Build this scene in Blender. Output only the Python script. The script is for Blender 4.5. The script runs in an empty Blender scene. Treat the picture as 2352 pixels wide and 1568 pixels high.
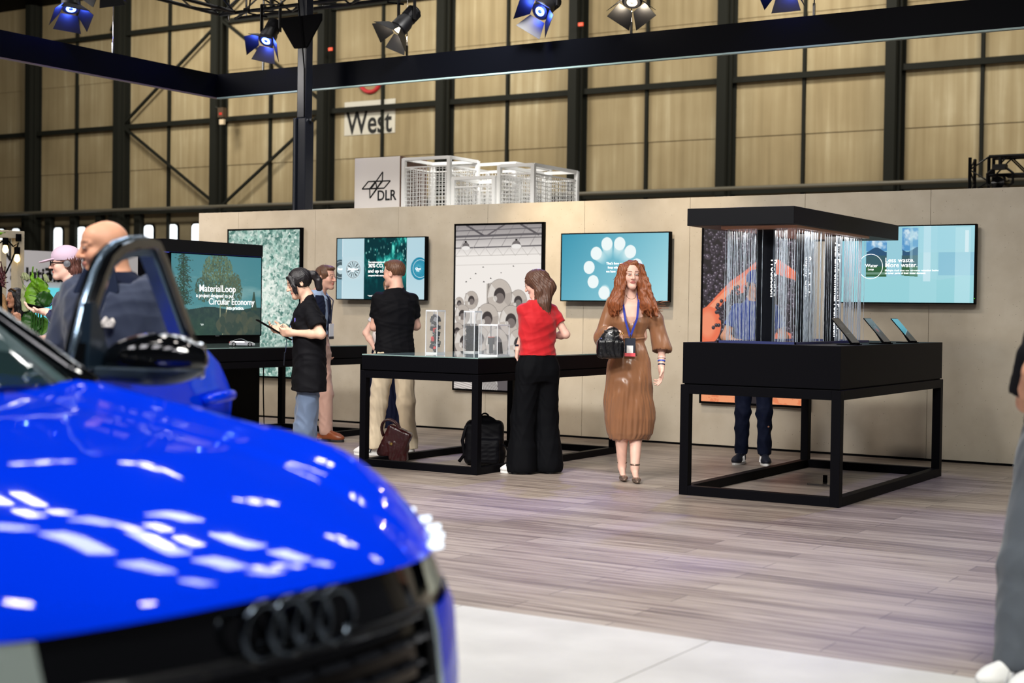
import bpy, math, random
import numpy as np
from mathutils import Vector, Matrix

# ------------------------------------------------------------------ camera, world, lights, exposure
sc = bpy.context.scene
COL = sc.collection
YAW, PITCH, ROLL, FPX, EYE = math.radians(31.904), math.radians(-1.1645), math.radians(.803), 3366.12, 1.36
cr0 = Vector((math.cos(YAW), math.sin(YAW), 0)); cf0 = Vector((-math.sin(YAW), math.cos(YAW), 0)); cu0 = Vector((0, 0, 1))
CF = cf0 * math.cos(PITCH) + cu0 * math.sin(PITCH); cu1 = cu0 * math.cos(PITCH) - cf0 * math.sin(PITCH)
CR = cr0 * math.cos(ROLL) + cu1 * math.sin(ROLL); CU = cu1 * math.cos(ROLL) - cr0 * math.sin(ROLL)
cd = bpy.data.cameras.new('camera'); cam = bpy.data.objects.new('camera', cd); COL.objects.link(cam)
M = Matrix((CR, CU, -CF)).transposed().to_4x4(); M.translation = (0, 0, EYE); cam.matrix_world = M
cd.sensor_width = 36; cd.lens = FPX / 2352 * 36; cd.clip_end = 300; cd.clip_start = .1
cd.dof.use_dof = True; cd.dof.focus_distance = 12.2; cd.dof.aperture_fstop = 2.3
sc.camera = cam
sc.view_settings.view_transform = 'Standard'; sc.view_settings.look = 'None'; sc.view_settings.gamma = 1
sc.view_settings.use_curve_mapping = False; sc.view_settings.exposure = 0.16
wd = bpy.data.worlds.new('hall_air'); sc.world = wd; wd.use_nodes = True
wd.node_tree.nodes['Background'].inputs[0].default_value = (.55, .55, .62, 1)
wd.node_tree.nodes['Background'].inputs[1].default_value = .05

def pix(px, py, dep):                                  # the point seen at a pixel, dep metres along the view axis
    return Vector((0, 0, EYE)) + dep * (CF + CR * ((px - 1176) / FPX) - CU * ((py - 784) / FPX))
def pixY(px, py, Y):
    d = CF + CR * ((px - 1176) / FPX) - CU * ((py - 784) / FPX)
    return Vector((0, 0, EYE)) + d * (Y / d.y)
def pixX(px, py, X):
    d = CF + CR * ((px - 1176) / FPX) - CU * ((py - 784) / FPX)
    return Vector((0, 0, EYE)) + d * (X / d.x)
def pixF(px, py, z=0):
    d = CF + CR * ((px - 1176) / FPX) - CU * ((py - 784) / FPX)
    return Vector((0, 0, EYE)) + d * ((z - EYE) / d.z)

def light(kind, name, loc, aim, power, col=(1, 1, 1), size=1, size_y=None, angle=60, blend=.5, spread=None):
    L = bpy.data.lights.new(name, kind); L.energy = power; L.color = col
    if kind == 'AREA':
        L.size = size
        if size_y: L.shape = 'RECTANGLE'; L.size_y = size_y
        if spread: L.spread = math.radians(spread)
    else: L.shadow_soft_size = size
    if kind == 'SPOT': L.spot_size = math.radians(angle); L.spot_blend = blend
    o = bpy.data.objects.new(name, L); COL.objects.link(o); o.location = loc
    o.rotation_euler = (Vector(aim) - Vector(loc)).to_track_quat('-Z', 'Y').to_euler()
    return o
WY = 13.902                                            # stage wall
WARM, COOL, BLUE, PINK = (1, .8, .56), (.9, .95, 1), (.12, .16, 1), (1, .5, .8)
for x in (-13, -8, -3, 2):                             # luminaires of the hall roof
    for y in (24, 34): light('AREA', 'hall_luminaire', (x * 2.2 - 8, y, 12.5), (x * 2.2 - 12, y + 9, 4), 560, (1, .94, .82), 2.5, 1.2)
for i in range(5):
    for j in range(2):
        for k in range(4): light('AREA', 'roof_panel', (-26 + i * 4.6 + (k % 2) * .9, 15 + j * 8 + (k // 2) * .8, 12.3), (-26 + i * 4.6 + (k % 2) * .9, 15 + j * 8 + (k // 2) * .8, 0), 17, (1, .98, .95), .62, .4)
for x, e in ((-11.2, 52), (-7.6, 60), (-3.4, 8)):   # stage lamps over the tables
    light('AREA', 'stage_lamp', (x + 1, 6.0, 6.6), (x, 12.6, .9), e, (1, .87, .74), 1.2, .5, spread=115)
for x, e, an in ((-12.9, 300, 40), (-11.35, 170, 36), (-9.6, 110, 36), (-8.05, 850, 32), (-6.5, 430, 32), (-5.0, 25, 36)): light('SPOT', 'wall_washer', (x, 11.4, 5.0), (x, WY, 1.95), e, WARM, .12, angle=an, blend=1)
for x, y, tx, ty, e, an in ((-8, 13.6, -6.4, 9.7, 420, 26), (-3, 13.6, -2.8, 8.4, 330, 30), (-5.5, 13.5, -4.7, 8.4, 420, 26), (-10, 13.6, -8.4, 10.8, 260, 26), (-1, 12, -4.2, 11.8, 160, 26), (-2, 13, -1.2, 10.4, 260, 28), (-4, 12, -3.6, 6.6, 190, 30)):
    light('SPOT', 'blue_spot', (x, y, 5.2), (tx, ty, 0), e, (.22, .20, 1), .08, angle=an, blend=.4)
for x, y, tx, ty, e in ((-3.5, 11, -3.0, 7.4, 90), (-2, 11, -1.8, 6.9, 70), (-7, 11, -5.4, 8.8, 60)): light('SPOT', 'warm_spot', (x, y, 5.2), (tx, ty, 0), e, (1, .86, .45), .08, angle=24, blend=.5)
light('AREA', 'front_lamp', (.5, .8, 6.8), (-2.8, 6.2, .0), 150, (1, .98, .90), 2.2, 1.0, spread=82)
light('AREA', 'front_lamp', (-5.5, 1.5, 6.5), (-7.4, 8.6, .2), 180, (1, .96, .92), 2.2, 1.0, spread=85)
light('AREA', 'added_cage_fill', (-8.5, 13.4, 6.2), (-10.6, 16.0, 2.9), 60, (1, .98, .95), .8, .5, spread=90)  # added fill light to brighten the white cages and logo box
light('AREA', 'left_stand_lamp', (-15, 11, 5), (-16, 15, 1), 200, (1, .95, .9), 2, 1)
for i in range(4):                                     # strip luminaires above the car
    for j in range(3):
        light('AREA', 'car_luminaire', (-6.6 + i * 1.0, 6.0 + j * 1.1, 5.6), (-6.6 + i * 1.0, 6.0 + j * 1.1, 0), 9, COOL, .66, .34)
for i in range(7):
    for j in range(3): light('AREA', 'car_luminaire', (-8.5 + i * 1.6, -1.0 + j * .62, 6.0), (-8.5 + i * 1.6, -1.0 + j * .62, 0), 9, (.98, .96, 1), .85, .34)
for x, y in ((-3.2, 3.2), (-4.3, 2.5), (-2.2, 4.2), (-5.2, 4.4), (-1.3, 2.4)):
    light('SPOT', 'car_spot', (x, y, 5.3), (-2.6, 2.0, .9), 30, (1, .93, .86), .11, angle=50)

# ------------------------------------------------------------------ helpers
def lin(c):
    if isinstance(c, str): c = tuple(int(c[i:i + 2], 16) for i in (0, 2, 4))
    c = np.asarray(c, dtype=float) / 255
    return np.where(c <= .04045, c / 12.92, ((c + .055) / 1.055) ** 2.4)
MATS = {}
def mat(name, col=(128, 128, 128), rough=.5, metal=0, emit=0, trans=0, coat=0, ior=1.45, alpha=1, attr=False, bump=0, bscale=200, sheen=0, var=0, vscale=3, spec=.5, aniso=0, stretch=(1, 1, 1)):
    if name in MATS: return MATS[name]
    m = bpy.data.materials.new(name); m.use_nodes = True; nt = m.node_tree; b = nt.nodes['Principled BSDF']
    c = tuple(float(v) for v in lin(col)) + (1,)
    I = b.inputs
    I['Base Color'].default_value = c; I['Roughness'].default_value = rough; I['Metallic'].default_value = metal
    I['IOR'].default_value = ior; I['Coat Weight'].default_value = coat; I['Coat Roughness'].default_value = .03
    I['Transmission Weight'].default_value = trans; I['Alpha'].default_value = alpha; I['Sheen Weight'].default_value = sheen
    I['Specular IOR Level'].default_value = spec; I['Anisotropic'].default_value = aniso
    src = None
    if attr:
        a = nt.nodes.new('ShaderNodeAttribute'); a.attribute_name = 'Col'; src = a.outputs['Color']
        nt.links.new(src, I['Base Color'])
    if var:
        tc = nt.nodes.new('ShaderNodeTexCoord'); mp = nt.nodes.new('ShaderNodeMapping'); mp.inputs['Scale'].default_value = stretch
        nt.links.new(tc.outputs['Object'], mp.inputs[0])
        n = nt.nodes.new('ShaderNodeTexNoise'); n.inputs['Scale'].default_value = vscale; n.inputs['Detail'].default_value = 5
        nt.links.new(mp.outputs[0], n.inputs['Vector'])
        mx = nt.nodes.new('ShaderNodeMix'); mx.data_type = 'RGBA'; mx.blend_type = 'MULTIPLY'
        rp = nt.nodes.new('ShaderNodeMapRange'); rp.inputs[1].default_value = .3; rp.inputs[2].default_value = .7
        rp.inputs[3].default_value = 1 - var; rp.inputs[4].default_value = 1 + var
        nt.links.new(n.outputs[0], rp.inputs[0])
        mx.inputs[0].default_value = 1
        if src: nt.links.new(src, mx.inputs[6])
        else: mx.inputs[6].default_value = c
        nt.links.new(rp.outputs[0], mx.inputs[7]); nt.links.new(mx.outputs[2], I['Base Color'])
    if emit:
        if attr: nt.links.new(src, I['Emission Color']); I['Base Color'].default_value = (0, 0, 0, 1); nt.links.remove(I['Base Color'].links[0])
        else: I['Emission Color'].default_value = c
        I['Emission Strength'].default_value = emit
    if bump:
        tc = nt.nodes.new('ShaderNodeTexCoord'); mp = nt.nodes.new('ShaderNodeMapping'); mp.inputs['Scale'].default_value = stretch
        n = nt.nodes.new('ShaderNodeTexNoise'); n.inputs['Scale'].default_value = bscale; n.inputs['Detail'].default_value = 4
        bp = nt.nodes.new('ShaderNodeBump'); bp.inputs['Strength'].default_value = bump; bp.inputs['Distance'].default_value = .01
        nt.links.new(tc.outputs['Object'], mp.inputs[0]); nt.links.new(mp.outputs[0], n.inputs['Vector'])
        nt.links.new(n.outputs[0], bp.inputs['Height']); nt.links.new(bp.outputs[0], I['Normal'])
    MATS[name] = m
    return m

def mkmesh(name, V, F, mats, parent=None, smooth=False, colors=None, midx=None, bevel=0, auto=None):
    me = bpy.data.meshes.new(name)
    V = np.asarray(V, dtype=np.float32)
    if isinstance(F, np.ndarray):
        n = len(F); k = F.shape[1]
        me.vertices.add(len(V)); me.vertices.foreach_set('co', V.ravel())
        me.loops.add(n * k); me.loops.foreach_set('vertex_index', F.ravel().astype(np.int32))
        me.polygons.add(n); me.polygons.foreach_set('loop_start', np.arange(0, n * k, k, dtype=np.int32))
        me.update(calc_edges=True)
    else:
        me.from_pydata([tuple(map(float, v)) for v in V], [], F); me.update()
    for m in (mats if isinstance(mats, (list, tuple)) else [mats]): me.materials.append(m)
    if midx is not None: me.polygons.foreach_set('material_index', np.asarray(midx, dtype=np.int32))
    me.polygons.foreach_set('use_smooth', np.full(len(me.polygons), bool(smooth)))
    if colors is not None:
        a = me.color_attributes.new('Col', 'FLOAT_COLOR', 'POINT')
        c = np.ones((len(V), 4), dtype=np.float32); c[:, :3] = colors
        a.data.foreach_set('color', c.ravel())
    o = bpy.data.objects.new(name, me); COL.objects.link(o)
    if parent: o.parent = parent
    if auto is not None:
        me.polygons.foreach_set('use_smooth', np.full(len(me.polygons), True))
        try: me.set_sharp_from_angle(angle=math.radians(auto))
        except Exception: pass
    if bevel:
        b = o.modifiers.new('bevel', 'BEVEL'); b.width = bevel; b.segments = 2; b.limit_method = 'ANGLE'
    return o

class MB:
    def __init__(s): s.V = []; s.F = []; s.I = []; s.mi = 0
    def add(s, V, F):
        b = len(s.V); s.V += [tuple(v) for v in V]; s.F += [tuple(i + b for i in f) for f in F]; s.I += [s.mi] * len(F); return s
    def box(s, x0, x1, y0, y1, z0, z1):
        V = [(x0, y0, z0), (x1, y0, z0), (x1, y1, z0), (x0, y1, z0), (x0, y0, z1), (x1, y0, z1), (x1, y1, z1), (x0, y1, z1)]
        return s.add(V, [(0, 3, 2, 1), (4, 5, 6, 7), (0, 1, 5, 4), (1, 2, 6, 5), (2, 3, 7, 6), (3, 0, 4, 7)])
    def obox(s, c, h, R=None):
        c = Vector(c); R = R or Matrix.Identity(3)
        V = [c + R @ Vector((a * h[0], b * h[1], d * h[2])) for d in (-1, 1) for a, b in ((-1, -1), (1, -1), (1, 1), (-1, 1))]
        return s.add(V, [(0, 3, 2, 1), (4, 5, 6, 7), (0, 1, 5, 4), (1, 2, 6, 5), (2, 3, 7, 6), (3, 0, 4, 7)])
    def bar(s, a, b, w, h=None, up=(0, 0, 1)):
        a = Vector(a); b = Vector(b); d = b - a; L = d.length; d.normalize(); h = h or w
        up = Vector(up)
        if abs(d.dot(up)) > .98: up = Vector((0, 1, 0))
        x = d.cross(up).normalized(); z = x.cross(d)
        R = Matrix((x, d, z)).transposed()
        return s.obox((a + b) / 2, (w / 2, L / 2, h / 2), R)
    def cyl(s, a, b, r0, r1=None, n=12, caps=True):
        a = Vector(a); b = Vector(b); r1 = r0 if r1 is None else r1; d = (b - a).normalized()
        x = d.orthogonal().normalized(); y = d.cross(x)
        V = [p + (x * math.cos(t) + y * math.sin(t)) * r for p, r in ((a, r0), (b, r1)) for t in (2 * math.pi * i / n for i in range(n))]
        F = [(i, (i + 1) % n, n + (i + 1) % n, n + i) for i in range(n)]
        if caps: F += [tuple(range(n))[::-1], tuple(range(n, 2 * n))]
        return s.add(V, F)
    def tube(s, pts, r, n=8, closed=False):
        P = [Vector(p) for p in pts]; m = len(P); R = r if isinstance(r, (list, tuple)) else [r] * m
        b = len(s.V); x = None; V = []
        for i, p in enumerate(P):
            d = (P[(i + 1) % m] - P[i - 1]) if closed else (P[min(i + 1, m - 1)] - P[max(i - 1, 0)])
            d.normalize()
            x = (x - d * x.dot(d)).normalized() if x else d.orthogonal().normalized()
            y = d.cross(x)
            V += [p + (x * math.cos(2 * math.pi * k / n) + y * math.sin(2 * math.pi * k / n)) * R[i] for k in range(n)]
        F = [(i * n + k, i * n + (k + 1) % n, ((i + 1) % m) * n + (k + 1) % n, ((i + 1) % m) * n + k) for i in range(m if closed else m - 1) for k in range(n)]
        if not closed: F += [tuple(range(n))[::-1], tuple(range((m - 1) * n, m * n))]
        return s.add(V, F)
    def lathe(s, prof, c=(0, 0, 0), n=24, axis='Z'):
        V = []; m = len(prof)
        for r, z in prof:
            for k in range(n):
                t = 2 * math.pi * k / n; x, y = r * math.cos(t), r * math.sin(t)
                v = (x, y, z) if axis == 'Z' else (z, x, y) if axis == 'X' else (y, z, x)
                V.append((v[0] + c[0], v[1] + c[1], v[2] + c[2]))
        F = [(i * n + k, i * n + (k + 1) % n, (i + 1) * n + (k + 1) % n, (i + 1) * n + k) for i in range(m - 1) for k in range(n)]
        F += [tuple(range(n))[::-1], tuple(range((m - 1) * n, m * n))]
        return s.add(V, F)
    def prism(s, poly, o, ax, ay, az):                 # polygon in the plane (ax, ay) at o, thickened along az
        o, ax, ay, az = map(Vector, (o, ax, ay, az)); n = len(poly)
        V = [o + ax * p[0] + ay * p[1] for p in poly] + [o + ax * p[0] + ay * p[1] + az for p in poly]
        return s.add(V, [tuple(range(n))[::-1], tuple(range(n, 2 * n))] + [(i, (i + 1) % n, n + (i + 1) % n, n + i) for i in range(n)])
    def grid(s, P, thick=None):
        P = np.asarray(P, float); m, n = P.shape[:2]
        F = [(i * n + j, i * n + j + 1, (i + 1) * n + j + 1, (i + 1) * n + j) for i in range(m - 1) for j in range(n - 1)]
        return s.add(P.reshape(-1, 3), F)
    def build(s, name, mats, parent=None, **k):
        return mkmesh(name, s.V, s.F, mats, parent, midx=s.I if isinstance(mats, (list, tuple)) else None, **k)

def tag(o, label, cat, group=None, kind=None):
    o['label'] = label; o['category'] = cat
    if group: o['group'] = group
    if kind: o['kind'] = kind
    return o
def struct(o, label=None):
    o['kind'] = 'structure'
    if label: o['label'] = label
    return o
def empty(name, loc=(0, 0, 0), rz=0):
    o = bpy.data.objects.new(name, None); COL.objects.link(o); o.location = loc; o.rotation_euler = (0, 0, rz); o.empty_display_size = .1
    return o
def solid(o, t, off=0):
    m = o.modifiers.new('solid', 'SOLIDIFY'); m.thickness = t; m.offset = off; return o
def copytree(o, parent=None):
    c = o.copy(); COL.objects.link(c)
    if parent: c.parent = parent; c.matrix_parent_inverse = o.matrix_parent_inverse
    for ch in list(o.children): copytree(ch, c)
    return c

def text(name, s, size, loc, m, parent=None, rot=(math.pi / 2, 0, 0), align='LEFT', ext=.0008, bold=0, sx=1):
    cu = bpy.data.curves.new(name, 'FONT'); cu.body = s; cu.size = size; cu.align_x = align; cu.extrude = ext; cu.offset = bold; cu.resolution_u = 4
    t = bpy.data.objects.new(name + '_tmp', cu); COL.objects.link(t)
    bpy.context.view_layer.update()
    me = bpy.data.meshes.new_from_object(t.evaluated_get(bpy.context.evaluated_depsgraph_get()))
    bpy.data.objects.remove(t); me.name = name
    me.materials.clear(); me.materials.append(m)
    o = bpy.data.objects.new(name, me); COL.objects.link(o); o.location = loc; o.rotation_euler = rot; o.scale = (sx, 1, 1)
    if parent: o.parent = parent
    return o

# ---- signed distance modelling: smooth bodies, cloth, hair, bags
def rotm(rx=0, ry=0, rz=0):
    return np.array((Matrix.Rotation(math.radians(rz), 3, 'Z') @ Matrix.Rotation(math.radians(ry), 3, 'Y') @ Matrix.Rotation(math.radians(rx), 3, 'X')))
def E(c, r, R=None, k=.02, op='+'): return ('E', np.array(c, float), np.array(r, float), R, k, op)
def C(a, b, ra, rb, k=.02, op='+'): return ('C', np.array(a, float), np.array(b, float), ra, rb, k, op)
def B(c, h, r=.01, R=None, k=.02, op='+'): return ('B', np.array(c, float), np.array(h, float), r, R, k, op)
def Lf(z, rx, ry, cx=0, cy=0, ex=2.0, k=.03, op='+', rz=0): return ('L', np.array(z, float), np.array(rx, float) + 0 * np.array(z, float), np.array(ry, float) + 0 * np.array(z, float), np.array(cx, float) + 0 * np.array(z, float), np.array(cy, float) + 0 * np.array(z, float), ex, k, op, rz)
def bounds(p):
    t = p[0]
    if t == 'E':
        m = max(p[2]) if p[3] is not None else p[2]; return p[1] - m, p[1] + m
    if t == 'C': r = max(p[3], p[4]); return np.minimum(p[1], p[2]) - r, np.maximum(p[1], p[2]) + r
    if t == 'B':
        m = (np.linalg.norm(p[2]) if p[4] is not None else p[2]) + p[3]; return p[1] - m, p[1] + m
    if t == 'L':
        a = max(p[2].max(), p[3].max()) if p[9] else None
        rx, ry = (a, a) if a else (p[2].max(), p[3].max())
        return np.array((p[4].min() - rx, p[5].min() - ry, p[1].min())), np.array((p[4].max() + rx, p[5].max() + ry, p[1].max()))
def dist(p, X, Y, Z):
    t = p[0]
    if t in 'EB':
        x, y, z = X - p[1][0], Y - p[1][1], Z - p[1][2]
        R = p[3] if t == 'E' else p[4]
        if R is not None: x, y, z = (R[0, i] * x + R[1, i] * y + R[2, i] * z for i in range(3))
        if t == 'E':
            r = p[2]; k0 = np.sqrt((x / r[0]) ** 2 + (y / r[1]) ** 2 + (z / r[2]) ** 2); k1 = np.sqrt((x / r[0] ** 2) ** 2 + (y / r[1] ** 2) ** 2 + (z / r[2] ** 2) ** 2)
            return k0 * (k0 - 1) / np.maximum(k1, 1e-6)
        h = p[2]; qx, qy, qz = np.abs(x) - h[0], np.abs(y) - h[1], np.abs(z) - h[2]
        return np.sqrt(np.maximum(qx, 0) ** 2 + np.maximum(qy, 0) ** 2 + np.maximum(qz, 0) ** 2) + np.minimum(np.maximum(qx, np.maximum(qy, qz)), 0) - p[3]
    if t == 'C':
        a, b = p[1], p[2]; ba = b - a; L = max(ba @ ba, 1e-9)
        x, y, z = X - a[0], Y - a[1], Z - a[2]
        s = np.clip((x * ba[0] + y * ba[1] + z * ba[2]) / L, 0, 1)
        return np.sqrt((x - s * ba[0]) ** 2 + (y - s * ba[1]) ** 2 + (z - s * ba[2]) ** 2) - (p[3] + (p[4] - p[3]) * s)
    z = p[1]; f = lambda a: np.interp(Z, z, a).astype(np.float32)
    rx, ry = f(p[2]), f(p[3]); x, y = X - f(p[4]), Y - f(p[5])
    if p[9]: c, s = math.cos(math.radians(p[9])), math.sin(math.radians(p[9])); x, y = c * x + s * y, -s * x + c * y
    q = (np.abs(x / rx) ** p[6] + np.abs(y / ry) ** p[6]) ** (1 / p[6])
    return np.maximum((q - 1) * np.minimum(rx, ry), np.abs(Z - (z[0] + z[-1]) / 2) - (z[-1] - z[0]) / 2)
EDG = [(0, 1), (2, 3), (4, 5), (6, 7), (0, 2), (1, 3), (4, 6), (5, 7), (0, 4), (1, 5), (2, 6), (3, 7)]
CRN = [(i & 1, (i >> 1) & 1, (i >> 2) & 1) for i in range(8)]
def sdf(prims, h, disp=None, clip=None):
    pos = [bounds(p) for p in prims if p[-1] == '+' or p[-2] == '+']
    lo = np.min([b[0] for b in pos], axis=0) - 3 * h; hi = np.max([b[1] for b in pos], axis=0) + 3 * h
    n = np.ceil((hi - lo) / h).astype(int) + 1
    ax = [(lo[i] + h * np.arange(n[i])).astype(np.float32) for i in range(3)]
    F = np.full(n, 1.0, dtype=np.float32)
    for p in prims:
        op, k = (p[-2], p[-3]) if p[0] == 'L' else (p[-1], p[-2])
        b0, b1 = bounds(p); mg = k + 2.5 * h
        i0 = np.maximum(np.floor((b0 - mg - lo) / h).astype(int), 0); i1 = np.minimum(np.ceil((b1 + mg - lo) / h).astype(int) + 1, n)
        if op == '&': i0 = np.zeros(3, int); i1 = n
        if (i1 <= i0).any(): continue
        sl = tuple(slice(i0[i], i1[i]) for i in range(3))
        X, Y, Z = (ax[0][sl[0]][:, None, None], ax[1][sl[1]][None, :, None], ax[2][sl[2]][None, None, :])
        d = dist(p, X, Y, Z).astype(np.float32); A = F[sl]
        if d.shape != A.shape: d = np.broadcast_to(d, A.shape)
        if op == '+':
            t = np.clip(.5 + .5 * (A - d) / k, 0, 1); F[sl] = A + (d - A) * t - k * t * (1 - t)
        elif op == '-':
            t = np.clip(.5 - .5 * (A + d) / k, 0, 1); F[sl] = A * (1 - t) + (-d) * t + k * t * (1 - t)
        else:
            F[sl] = np.maximum(A, d)
    if clip is not None:
        X, Y, Z = ax[0][:, None, None], ax[1][None, :, None], ax[2][None, None, :]
        F = np.maximum(F, np.broadcast_to(clip(X, Y, Z).astype(np.float32), F.shape))
    F[0] = F[-1] = 1; F[:, 0] = F[:, -1] = 1; F[:, :, 0] = F[:, :, -1] = 1
    S = F < 0
    cs = sum(S[c[0]:n[0] - 1 + c[0], c[1]:n[1] - 1 + c[1], c[2]:n[2] - 1 + c[2]].astype(np.int8) for c in CRN)
    ci = np.argwhere((cs > 0) & (cs < 8)); idx = np.full(n - 1, -1, dtype=np.int64); idx[tuple(ci.T)] = np.arange(len(ci))
    v = np.stack([F[tuple((ci + np.array(c)).T)] for c in CRN], 1)
    P = np.zeros((len(ci), 3)); cnt = np.zeros(len(ci))
    for a, b in EDG:
        m = (v[:, a] < 0) != (v[:, b] < 0); t = np.where(m, v[:, a] / np.where(m, v[:, a] - v[:, b], 1), 0)
        ca, cb = np.array(CRN[a], float), np.array(CRN[b], float)
        P += np.where(m[:, None], ca + t[:, None] * (cb - ca), 0); cnt += m
    P = (ci + P / cnt[:, None]) * h + lo
    G = np.stack([v[:, [i for i in range(8) if CRN[i][a]]].sum(1) - v[:, [i for i in range(8) if not CRN[i][a]]].sum(1) for a in range(3)], 1)
    G /= np.maximum(np.linalg.norm(G, axis=1, keepdims=True), 1e-9)
    Q = []
    for a in range(3):
        s0 = [slice(1, n[i] - 1) for i in range(3)]; s1 = list(s0); s0[a] = slice(0, n[a] - 1); s1[a] = slice(1, n[a])
        A, Bm = S[tuple(s0)], S[tuple(s1)]; e = np.argwhere(A != Bm)
        if not len(e): continue
        fl = A[tuple(e.T)]; off = np.ones(3, int); off[a] = 0; e = e + off
        u, w = (a + 1) % 3, (a + 2) % 3; du = np.eye(3, dtype=int)[u]; dw = np.eye(3, dtype=int)[w]
        q = np.stack([idx[tuple((e - du - dw).T)], idx[tuple((e - dw).T)], idx[tuple(e.T)], idx[tuple((e - du).T)]], 1)
        q[~fl] = q[~fl][:, ::-1]; Q.append(q)
    Q = np.concatenate(Q)
    if disp is not None: P = P + G * disp(P, G)[:, None]
    return P, Q
def smesh(name, prims, h, m, parent, disp=None, col=None, clip=None):
    P, Q = sdf(prims, h, disp, clip)
    return mkmesh(name, P, Q, m, parent, smooth=True, colors=None if col is None else col(P))
def wrink(amp, f=1.0, seed=0, st=(1, 1, 1)):
    rg = np.random.RandomState(seed); K = rg.randn(6, 3) * 26 * f * np.array(st); K2 = rg.randn(6, 3) * 11 * f; ph = rg.rand(6) * 6.28
    def g(P, G):
        s = 0
        for i in range(6): s = s + (.62 - np.abs(np.sin(P @ K[i] + ph[i] + 1.8 * np.sin(P @ K2[i] + i)))) / (1 + .3 * i)
        return amp * s * .75
    return g
def noise3(P, f, seed=0):
    rg = np.random.RandomState(seed); s = 0
    for i in range(5): s = s + np.sin(P @ (rg.randn(3) * f * (1 + .5 * i)) + rg.rand() * 6 + np.sin(P @ (rg.randn(3) * f)))
    return s / 3

# ------------------------------------------------------------------ materials with their own node trees
def nodemat(name):
    m = bpy.data.materials.new(name); m.use_nodes = True; return m, m.node_tree, m.node_tree.nodes['Principled BSDF']
def ramp(nt, fac, stops):
    r = nt.nodes.new('ShaderNodeValToRGB'); e = r.color_ramp.elements
    while len(e) < len(stops): e.new(.5)
    for i, (p, c) in enumerate(stops): e[i].position = p; e[i].color = tuple(float(v) for v in lin(c)) + (1,)
    nt.links.new(fac, r.inputs[0]); return r.outputs[0]
def wood_floor():
    m, nt, b = nodemat('grey_oak_planks'); N = nt.nodes; L = nt.links
    tc = N.new('ShaderNodeTexCoord')
    br = N.new('ShaderNodeTexBrick'); br.inputs['Scale'].default_value = 1; br.inputs['Brick Width'].default_value = 1.5; br.inputs['Row Height'].default_value = .19
    br.inputs['Mortar Size'].default_value = .0022; br.inputs['Mortar Smooth'].default_value = .2; br.offset = .37; br.squash = 1
    br.inputs['Color1'].default_value = (.0, .0, .0, 1); br.inputs['Color2'].default_value = (1, 1, 1, 1); br.inputs['Mortar'].default_value = (.5, .5, .5, 1)
    L.new(tc.outputs['Object'], br.inputs['Vector'])
    mp = N.new('ShaderNodeMapping'); mp.inputs['Scale'].default_value = (.9, 17, 1); L.new(tc.outputs['Object'], mp.inputs[0])
    n = N.new('ShaderNodeTexNoise'); n.inputs['Scale'].default_value = 1.6; n.inputs['Detail'].default_value = 9; n.inputs['Distortion'].default_value = .6; L.new(mp.outputs[0], n.inputs['Vector'])
    ad = N.new('ShaderNodeMath'); ad.operation = 'MULTIPLY_ADD'; L.new(br.outputs['Color'], ad.inputs[0]); ad.inputs[1].default_value = .2; L.new(n.outputs[0], ad.inputs[2])
    c = ramp(nt, ad.outputs[0], [(.34, (98, 86, 82)), (.52, (134, 121, 112)), (.68, (164, 151, 140)), (.9, (184, 172, 160))])
    mx = N.new('ShaderNodeMix'); mx.data_type = 'RGBA'; L.new(br.outputs['Fac'], mx.inputs[0]); L.new(c, mx.inputs[6]); mx.inputs[7].default_value = (.05, .045, .045, 1)
    L.new(mx.outputs[2], b.inputs['Base Color']); b.inputs['Roughness'].default_value = .42
    bp = N.new('ShaderNodeBump'); bp.inputs['Strength'].default_value = .15; bp.inputs['Distance'].default_value = .003; L.new(n.outputs[0], bp.inputs['Height']); L.new(bp.outputs[0], b.inputs['Normal'])
    return m
def board_wall():
    m, nt, b = nodemat('speckled_clay_board'); N = nt.nodes; L = nt.links
    tc = N.new('ShaderNodeTexCoord')
    v = N.new('ShaderNodeTexVoronoi'); v.inputs['Scale'].default_value = 27; L.new(tc.outputs['Object'], v.inputs['Vector'])
    n = N.new('ShaderNodeTexNoise'); n.inputs['Scale'].default_value = 5; n.inputs['Detail'].default_value = 8; L.new(tc.outputs['Object'], n.inputs['Vector'])
    s = ramp(nt, v.outputs['Distance'], [(.06, (110, 102, 92)), (.12, (255, 255, 255)), (1, (255, 255, 255))])
    c = ramp(nt, n.outputs[0], [(.3, (186, 176, 158)), (.7, (198, 189, 172))])
    mx = N.new('ShaderNodeMix'); mx.data_type = 'RGBA'; mx.blend_type = 'MULTIPLY'; L.new(c, mx.inputs[6]); L.new(s, mx.inputs[7])
    sr = N.new('ShaderNodeMapRange'); sr.inputs[1].default_value = .35; sr.inputs[2].default_value = .75; sr.inputs[3].default_value = .0; sr.inputs[4].default_value = .7; sp = N.new('ShaderNodeSeparateColor'); L.new(v.outputs['Color'], sp.inputs[0]); L.new(sp.outputs[0], sr.inputs[0]); L.new(sr.outputs[0], mx.inputs[0])
    L.new(mx.outputs[2], b.inputs['Base Color']); b.inputs['Roughness'].default_value = .85
    return m
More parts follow.
